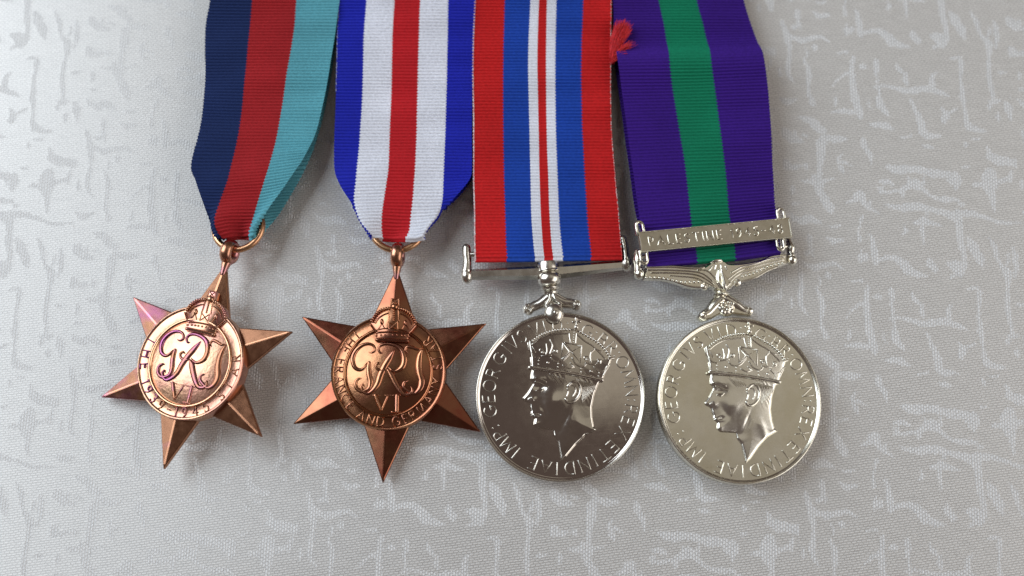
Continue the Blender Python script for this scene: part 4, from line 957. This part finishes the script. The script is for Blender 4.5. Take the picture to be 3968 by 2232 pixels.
def effigy_mesh():
    """crowned head in profile, struck in low relief: a height field inside the traced outline"""
    P = np.array(HEAD)
    P = np.vstack([P])
    lo, hi = P.min(0) - .4, P.max(0) + .4
    st = .11
    xs, ys = np.arange(lo[0], hi[0], st), np.arange(lo[1], hi[1], st)
    X, Y = np.meshgrid(xs, ys)
    d = sdf_poly(X, Y, P)
    e = np.clip(d, 0, None)
    H = .36 * (1 - np.exp(-e / .14)) + .48 * (1 - np.exp(-(e / 3.4) ** 1.2))
    H = np.where(d < 0, d * 1.5, H)

    def gs(c, sx, sy, a, rot=0):
        ca, sa = math.cos(rot), math.sin(rot)
        u, v = (X - c[0]) * ca + (Y - c[1]) * sa, -(X - c[0]) * sa + (Y - c[1]) * ca
        return a * np.exp(-(u / sx) ** 2 - (v / sy) ** 2)
    inside = np.clip(e / .5, 0, 1)
    eye, cheek, nos, jaw, jaw2, mth, chin, ear, brow, hair = [np.array(p) for p in FEAT]
    H += inside * (gs(eye, 1.4, .8, -.30) + gs(cheek, 1.9, 1.7, .26) + gs(nos, .7, .7, .16) + gs(brow, 1.5, .55, .16, -.15)
                   + gs((mth[0], mth[1] - .25), .8, .35, .12) + gs((mth[0] + .5, mth[1] + .1), .6, .3, -.16) + gs(chin, .8, .7, .14)
                   + gs((cheek[0] - 1.8, cheek[1] - 1.4), .7, 1.6, -.13, .35))
    # under the jaw the neck falls back
    ja, jb = jaw, jaw2
    jd = jb - ja
    jn = np.array([jd[1], -jd[0]]) / np.linalg.norm(jd)
    sd = (X - ja[0]) * jn[0] + (Y - ja[1]) * jn[1]
    al = ((X - ja[0]) * jd[0] + (Y - ja[1]) * jd[1]) / (jd @ jd)
    H += -.14 * inside * np.exp(-(sd / .55) ** 2) * np.exp(-((al - .45) / .6) ** 2)
    H += -.10 * inside * gs((jaw2[0] - 1.2, jaw2[1] - .6), 2.2, .9, 1.0)
    # neck muscle, hair streaks behind the ear
    H += .08 * inside * np.exp(-((X - jaw[0] - 1.3 + (Y - jaw[1]) * .22) / .8) ** 2) * (1 / (1 + np.exp(-(jaw[1] - 1.5 - Y) / .6)))
    hs = gs((hair[0] + .6, hair[1] + .2), 1.6, 2.4, 1.0)
    H += inside * hs * .022 * np.sin((X * 1.0 + Y * .55) * 7.3 + np.sin(Y * 1.7) * 1.3 + np.sin(X * 3.1))
    fr = gs((eye[0] + 3.2, eye[1] + 1.9), 1.6, 1.0, 1.0)
    H += inside * fr * .015 * np.sin((X * .9 + Y * .5) * 6 + np.sin(X * 2.3))
    ok = d > -.25
    idx = -np.ones(X.shape, int)
    idx[ok] = np.arange(ok.sum())
    V = np.stack([X[ok], Y[ok], H[ok]], -1)
    q = ok[:-1, :-1] & ok[1:, :-1] & ok[:-1, 1:] & ok[1:, 1:]
    r, c = np.nonzero(q)
    Fc = np.stack([idx[r, c], idx[r, c + 1], idx[r + 1, c + 1], idx[r + 1, c]], -1)
    mb = MB()
    mb.add(V.tolist(), Fc.tolist())

    def hz(x, y):
        j, i = int(np.clip(round((x - lo[0]) / st), 0, len(xs) - 1)), int(np.clip(round((y - lo[1]) / st), 0, len(ys) - 1))
        return max(H[i, j], .1)
    for nme, ln in EFFIGY_LINES.items():
        A = np.array(ln)
        S = spline(A, 5) if len(A) > 2 and nme[:2] not in ('cp', 'di') else spline(A, 1) if len(A) > 2 else A
        Pz = np.array([(x, y, hz(x, y) + .02) for x, y, w in S])
        tube(mb, Pz, S[:, 2] * 1.15, 6, .9)
    A = spline(np.array(BAND), 6)
    tube(mb, np.array([(x, y, .85) for x, y, w in A]), A[:, 2] * 1.0, 10, 1.2)
    for path, n in ((ARCH_PEARLS_L, 15), (ARCH_PEARLS_R, 14)):
        S = spline(np.array(path), 20)
        dd = np.concatenate([[0], np.cumsum(np.linalg.norm(np.diff(S, axis=0), axis=1))])
        for qq in np.linspace(0, dd[-1], n):
            x, y = np.interp(qq, dd, S[:, 0]), np.interp(qq, dd, S[:, 1])
            ball(mb, (x, y, .6), .29, 9, 6)
    for p in PEARLS:
        ball(mb, (*p, hz(*p) + .03), .19, 8, 6)
    for p in OVALS:
        ball(mb, (*p, hz(*p)), (.36, .3, .2), 9, 6)
    ball(mb, (*ORB[0], .2), (.5, .55, .5), 10, 7)
    cx, cy = ORB[1]
    for a in range(4):
        t = math.radians(90 * a)
        tube(mb, [(cx, cy, .1), (cx + .75 * math.cos(t), cy + .75 * math.sin(t), .1)], [.1, .3], 6, .8)
    return mb


def disc_parts(root, matrix, R, thick, mats, leg_r=13.95, letter_h=2.6):
    m_disc, m_eff, m_let, m_rim = mats
    mb = MB()
    lathe(mb, [(R - .5, -thick), (R, -thick + .4), (R, -.4), (R - .1, -.08), (R - .32, .05), (R - .62, .03), (R - .8, -.22), (R - .95, -.3), (R - 1.0, -.3), (R - 1.1, -.3), (R * .5, -.3), (.2, -.3)], 160)
    disc = mb.build('disc', m_disc, root, matrix=matrix, sharp=55)
    mb = MB()
    pts = [((R - .3) * math.cos(a), (R - .3) * math.sin(a), -.02) for a in np.linspace(0, 2 * math.pi, 160, endpoint=False)]
    tube(mb, pts, .24, 8, closed=True)
    mb.build('rim', m_rim, disc)
    eff = effigy_mesh()
    eo = eff.build('effigy', m_eff, disc, matrix=Matrix.Translation((0, 0, -.3 * MM)) @ Matrix.Diagonal((R / 18.1, R / 18.1, 1, 1)))
    eo['label'] = 'crowned head in left-facing profile struck in relief'
    mb = MB()
    for ch, ang in LEGEND:
        hgt = letter_h
        letter(mb, ch, on_arc(ang - 5.3, leg_r, False), hgt, .13 if ch not in ':.' else .2, -.28, serif=.09 if ch not in ':.' else 0, zs=1.3)
    mb.build('lettering', m_let, disc)
    return disc


base3 = (10.3, -24.4, 0)
medal_war = thing('silver_disc_medal', base3, 'mirror-polished round medal with crowned profile, on red, blue and white striped ribbon with plain bar', 'medal', GROUP)
MT3 = local_matrix((10.3, -24.4, 4.0), base3, rot_frame(5.3, 2.5, 0))
disc_parts(medal_war, MT3, 18.1, 3.0, (M_NICKEL, M_NICKEL_EFF, M_NICKEL_FIT, M_NICKEL_FIT))


def hex_bar(mb, pts, z, squash=1.0):
    V, Fc = [], []
    for i, (x, y, r) in enumerate(pts):
        for k in range(6):
            a = math.radians(60 * k + 30 - 30)
            V.append((x, y + r * math.cos(a), z + r * squash * math.sin(a)))
    for i in range(len(pts) - 1):
        for k in range(6):
            Fc.append((i * 6 + k, i * 6 + (k + 1) % 6, (i + 1) * 6 + (k + 1) % 6, (i + 1) * 6 + k))
    Fc += [tuple(range(6))[::-1], tuple((len(pts) - 1) * 6 + k for k in range(6))]
    mb.add(V, Fc)


def scroll(mb, c, r, z, hand=1, wire=.32):
    P = []
    for t in np.linspace(0, 1, 22):
        a = hand * (t * 3.4 * math.pi) + math.pi / 2
        P.append((c[0] + r * (1 - t * .85) * math.cos(a), c[1] + r * (1 - t * .85) * math.sin(a), z))
    tube(mb, P, wire, 7)


zz = -1.4
sus3 = MB()
sx, sy = STEM3[0][0], STEM3[0][1]
lathe(sus3, [(1.6, 22.2), (1.75, 22.7), (1.2, 22.9), (2.0, 23.3), (2.1, 23.6), (1.9, 23.8), (1.3, 23.95), (2.0, 24.2), (2.5, 24.8), (2.65, 25.6), (2.5, 26.5), (2.1, 26.9), (1.85, 27.05), (2.35, 27.25), (2.5, 27.4), (2.4, 27.6), (2.42, 27.8), (2.42, 29.0), (2.3, 29.35), (1.2, 29.45)], 40, 'Y', (.15, 0, zz))
suspender3 = sus3.build('suspender_stem', M_NICKEL_FIT, medal_war, matrix=MT3, sharp=45)
mb = MB()
hex_bar(mb, [(BAR3[0][0], BAR3[0][1], BAR3[0][2]), (BAR3[1][0], BAR3[1][1], BAR3[1][2]), (BAR3[2][0], BAR3[2][1], BAR3[2][2])], zz)
mb.build('bar', M_NICKEL_FIT, suspender3, smooth=False)
for P in (POST3_L, POST3_R):
    mb = MB()
    p0, p1, p2 = P
    ball(mb, (p0[0], p0[1], zz), (1.35, 1.85, 1.5), 16, 12)
    tube(mb, [(p0[0], p0[1] + .8, zz), (p1[0], (p0[1] + p1[1]) / 2 + .6, zz), (p1[0], p1[1], zz), (p2[0], p2[1], zz)], [1.15, .95, 1.0, .95], 12, 1.3, sub=5)
    mb.build('end_post', M_NICKEL_FIT, suspender3)
mb = MB()
tube(mb, [(ROD3[0][0], ROD3[0][1], zz + .2), (ROD3[1][0], ROD3[1][1], zz + .2)], .62, 12)
mb.build('ribbon_rod', M_NICKEL_FIT, suspender3)
mb = MB()
for i, hand in ((0, 1), (1, -1)):
    c, j = SCROLL3[i], SCROLL3[i + 2]
    tube(mb, [(.2 + (.4 if i else -.4), 21.7, zz), (j[0], j[1] - .55, zz), ((c[0] + j[0]) / 2, (c[1] + j[1]) / 2 - .1, zz), (c[0] * .95, c[1] + .25, zz)], [1.3, 1.15, 1.0, 1.05], 12, 1.3, sub=6)
    ball(mb, (c[0], c[1], zz), (1.2, 1.2, 1.3), 14, 9)
    scroll(mb, c, .85, zz + 1.2, hand, .22)
prism(mb, CLAW_PLATE3, zz - .95, zz + .95, .35)
mb.build('claw_scrolls', M_NICKEL_FIT, suspender3, sharp=40)
mb = MB()
c = CLAW3[0]
for dx in (-1, 1):
    tube(mb, [(c[0] + dx * 1.0, c[1] + 1.0, .75), (c[0] + dx * 1.45, c[1] + 1.9, .2), (c[0] + dx * .6, c[1] + 3.2, .1), (c[0] + dx * .35, c[1] + 4.2, -.2)], [.5, .42, .42, .45], 9, 1.1, sub=5)
ball(mb, (c[0], c[1], .55), (2.1, 2.3, 1.35), 24, 16)
ball(mb, (c[0] + .25, c[1], 1.55), (.62, .62, .42), 14, 10)
mb.build('claw', M_NICKEL_FIT, suspender3)
r3, e3l, e3r, _ = ribbon('ribbon', RIBBON3_FRONT, RIBBON3_BACK, ribbon_mat('red_blue_white_ribbon', [RED3, BLUE3, WHITE, RED3, WHITE, BLUE3, RED3]), medal_war, base3, 0, phase=1.0)
selvedge(e3l, thread_mat('edge_thread_white_pink', (.72, .66, .68), (.62, .30, .32)), r3, .17)
selvedge(e3r, thread_mat('edge_thread_red_white', (.58, .05, .05), (.66, .50, .50)), r3, .11)
# frayed red weft ends standing out of the right edge
mb = MB()
root_p, t1p, t2p, t3p, t4p, _ = [np.array(p) for p in TUFT]
for i in range(640):
    f = RNG.beta(1.2, 1.5) if i < 470 else RNG.uniform(.62, 1.0)
    tips = [t1p + (.6, -.3, 0), t2p, t3p, t4p]
    if i < 470:
        tip = tips[0] * (1 - f) + tips[1] * f
        tip = tip + np.array([math.sin(f * 3) * .5, math.sin(f * math.pi) * .9, 0])
    elif i < 580:
        tip = tips[2] + RNG.normal(0, .35, 3)
    else:
        tip = tips[3] + RNG.normal(0, .25, 3)
    start = root_p + np.array([RNG.normal(0, .22), RNG.uniform(-.3, 1.6), RNG.uniform(-1.2, -.2)])
    tip = tip + RNG.normal(0, .34, 3) + (0, 0, RNG.uniform(-.3, 1.5))
    k = RNG.uniform(.7, 1.02)
    end = start + (tip - start) * k
    md = (start + end) / 2 + RNG.normal(0, .2, 3) + (-.35, .15, .2)
    tube(mb, np.array([start, md, end]) - np.array(base3), [.045, .045, .03], 4, sub=3, cap=False)
fray = mb.build('frayed_threads', thread_mat('loose_red_thread', (.74, .025, .03), (.64, .03, .045)), r3)
fray['kind'] = 'stuff'

base4 = (48.3, -25.3, 0)
medal_gsm = thing('silver_disc_medal', base4, 'toned silver round medal with winged suspender and dated clasp, on purple and green ribbon', 'medal', GROUP)
MT4 = local_matrix((48.3, -25.3, 5.4), base4, rot_frame(8.4, 1.0, 7.0))
disc_parts(medal_gsm, MT4, 17.75, 2.8, (M_SILVER, M_SILVER_EFF, M_SILVER_FIT, M_SILVER_FIT), 13.7, 2.5)
zz = -1.2
mb = MB()
lathe(mb, [(1.9, 21.6), (1.5, 22.2), (1.2, 22.5), (1.75, 22.75), (1.85, 23.0), (1.7, 23.25), (1.2, 23.45), (1.6, 23.9)], 32, 'Y', (.3, 0, zz))
suspender4 = mb.build('suspender_stem', M_SILVER_FIT, medal_gsm, matrix=MT4, sharp=50)
# wings: a thick plate with laid-on feathers, beads and scrolls
mb = MB()
top = spline(np.array(WING_TOP), 4)
bot = spline(np.array(WING_BOT), 4)
prism(mb, np.vstack([top, bot[::-1]]), zz - 1.0, 0.0, .3)
for st in FEATHERS:
    A = np.array(st)
    tube(mb, np.hstack([A[:, :2], np.full((len(A), 1), .02)]), A[:, 2] * 1.25, 8, 1.1, sub=6)
tube(mb, np.hstack([top[:14], np.full((14, 1), -.1)]), .28, 7)
beads_along(mb, WING_BEADS_L, 13, .33, .02)
beads_along(mb, WING_BEADS_R, 12, .30, .02)
lo = bot + np.array([0, .12])
tube(mb, np.hstack([lo[2:20], np.full((18, 1), -.15)]), .26, 7)
tube(mb, np.hstack([lo[-20:-2], np.full((18, 1), -.15)]), .26, 7)
for p, hd in zip(WING_SCROLLS, (1, -1)):
    ball(mb, (p[0], p[1], -.4), (.85, .85, .7), 14, 9)
    scroll(mb, p, .7, .1, hd, .2)
mb.build('wings', M_SILVER_FIT, suspender4, sharp=45)
mb = MB()
p = WING_KNOB[0]
ball(mb, (p[0], p[1], -.1), (1.6, .6, .9), 16, 9)
lf = np.array(WING_LEAF)
prism(mb, lf, -.6, .55, .25)
tube(mb, [(lf[0][0], lf[0][1], .6), (lf[:, 0].mean(), lf[2][1] + .6, .75), (lf[2][0], lf[2][1], .4)], [.2, .42, .3], 8, sub=4)
mb.build('leaf_boss', M_SILVER_FIT, suspender4, sharp=40)
for P in (POST4_L, POST4_R):
    mb = MB()
    p0, p1, p2 = P
    ball(mb, (p0[0], p0[1], zz + .2), (1.15, 1.35, 1.3), 16, 11)
    tube(mb, [(p0[0], p0[1] + .8, zz + .2), (p0[0], p0[1] + 1.6, zz + .2), (p1[0], p1[1], zz + .3), (p2[0], p2[1], zz + .2)], [.95, .8, .95, .6], 12, 1.25, sub=5)
    mb.build('end_post', M_SILVER_FIT, suspender4)
mb = MB()
tube(mb, [(*ROD4[0], zz + .2), (*ROD4[1], zz + .2)], .55, 10)
mb.build('ribbon_rod', M_SILVER_FIT, suspender4)
mb = MB()
for i, hd in ((0, 1), (1, -1)):
    c, j = FOOT4[i], FOOT4[i + 2]
    tube(mb, [(.5 + (.5 if i else -.5), 21.9, zz), (j[0], j[1], zz), ((c[0] + j[0]) / 2, (c[1] + j[1]) / 2 - .25, zz), (c[0] * .92, c[1] + .3, zz)], [1.4, 1.25, 1.05, 1.0], 12, 1.2, sub=6)
    ball(mb, (c[0], c[1], zz), (1.1, 1.1, 1.2), 14, 9)
    scroll(mb, c, .7, zz + 1.0, hd, .2)
prism(mb, CLAW_PLATE4, zz - .95, zz + .95, .35)
mb.build('claw_scrolls', M_SILVER_FIT, suspender4, sharp=40)
mb = MB()
p = ROSE[0]
ball(mb, (p[0], p[1], zz + .4), (2.2, 2.2, 1.2), 20, 10)
for rad, n, b in ((1.45, 5, .62), (.85, 5, .42)):
    for k in range(n):
        a = math.radians(90 + 72 * k + (36 if b < .5 else 0))
        ball(mb, (p[0] + rad * math.cos(a), p[1] + rad * math.sin(a), zz + 1.15 + (.2 if b < .5 else 0)), (b, b, .4), 9, 6)
ball(mb, (p[0], p[1], zz + 1.5), .36, 9, 6)
mb.build('rose', M_SILVER_FIT, suspender4)

# clasp
cc = np.array(CLASP_CORNERS)
ctr = cc.mean(0)
ux = (cc[1] - cc[0]) + (cc[2] - cc[3])
cw = np.linalg.norm(ux) / 2
chh = np.linalg.norm((cc[0] - cc[3]) + (cc[1] - cc[2])) / 2
ca = math.degrees(math.atan2(ux[1], ux[0]))
MC = MT4 @ Matrix.Translation([x * MM for x in ctr]) @ Matrix.Rotation(math.radians(ca), 4, 'Z')
mb = MB()
W2, H2 = cw / 2, chh / 2
prism(mb, [(-W2, -H2), (W2, -H2), (W2, H2), (-W2, H2)], -1.1, -.12, .1)
clasp = mb.build('clasp', M_CLASP, medal_gsm, matrix=MC, smooth=False)
mb = MB()
b = .26
for (x0, y0, x1, y1) in ((-W2, -H2, W2, -H2 + b), (-W2, H2 - b, W2, H2), (-W2, -H2 + b + .005, -W2 + b, H2 - b - .005), (W2 - b, -H2 + b + .005, W2, H2 - b - .005)):
    prism(mb, [(x0 + .004, y0 + .004), (x1 - .004, y0 + .004), (x1 - .004, y1 - .004), (x0 + .004, y1 - .004)], -.3, .1, .1)
mb.build('border', M_SILVER_FIT, clasp, smooth=False)
mb = MB()
txt = 'PALESTINE 1945-48'
lh = 1.95
ww = [GLYPH[c][0] * lh + .72 if c != ' ' else 1.3 for c in txt]
x = -sum(ww) / 2
kx = (cw - 3.0) / sum(ww)
for c, wi in zip(txt, ww):
    if c != ' ':
        xc = (x + wi / 2) * kx
        letter(mb, c, lambda u, v, xc=xc: (xc + u, v - lh / 2 - .05), lh, .15, -.12, serif=0, zs=1.7)
    x += wi
mb.build('lettering', M_SILVER_FIT, clasp)
for i, (px, py) in enumerate(CLASP_LUGS):
    # pierced ears at the ends of the clasp
    lp = Matrix.Rotation(math.radians(-ca), 4, 'Z') @ Vector((px - ctr[0], py - ctr[1], 0))
    mb = MB()
    up = 1 if i < 2 else -1
    xe = max(min(lp.x, W2 - .5), -W2 + .5)
    yb = H2 * up
    P = []
    for t in np.linspace(0, math.pi, 14):
        P.append((xe + .75 * math.cos(t), yb + up * (1.4 + .95 * math.sin(t)), -.75))
    P = [(xe + .75, yb - up * .4, -.75)] + P + [(xe - .75, yb - up * .4, -.75)]
    tube(mb, P, .36, 9, 1.3)
    mb.build('ear', M_SILVER_FIT, clasp)
r4, e4l, e4r, _ = ribbon('ribbon', RIBBON4_FRONT, RIBBON4_BACK, ribbon_mat('purple_green_ribbon', [PURP, GREEN, PURP], .006), medal_gsm, base4, 0, phase=2.4)
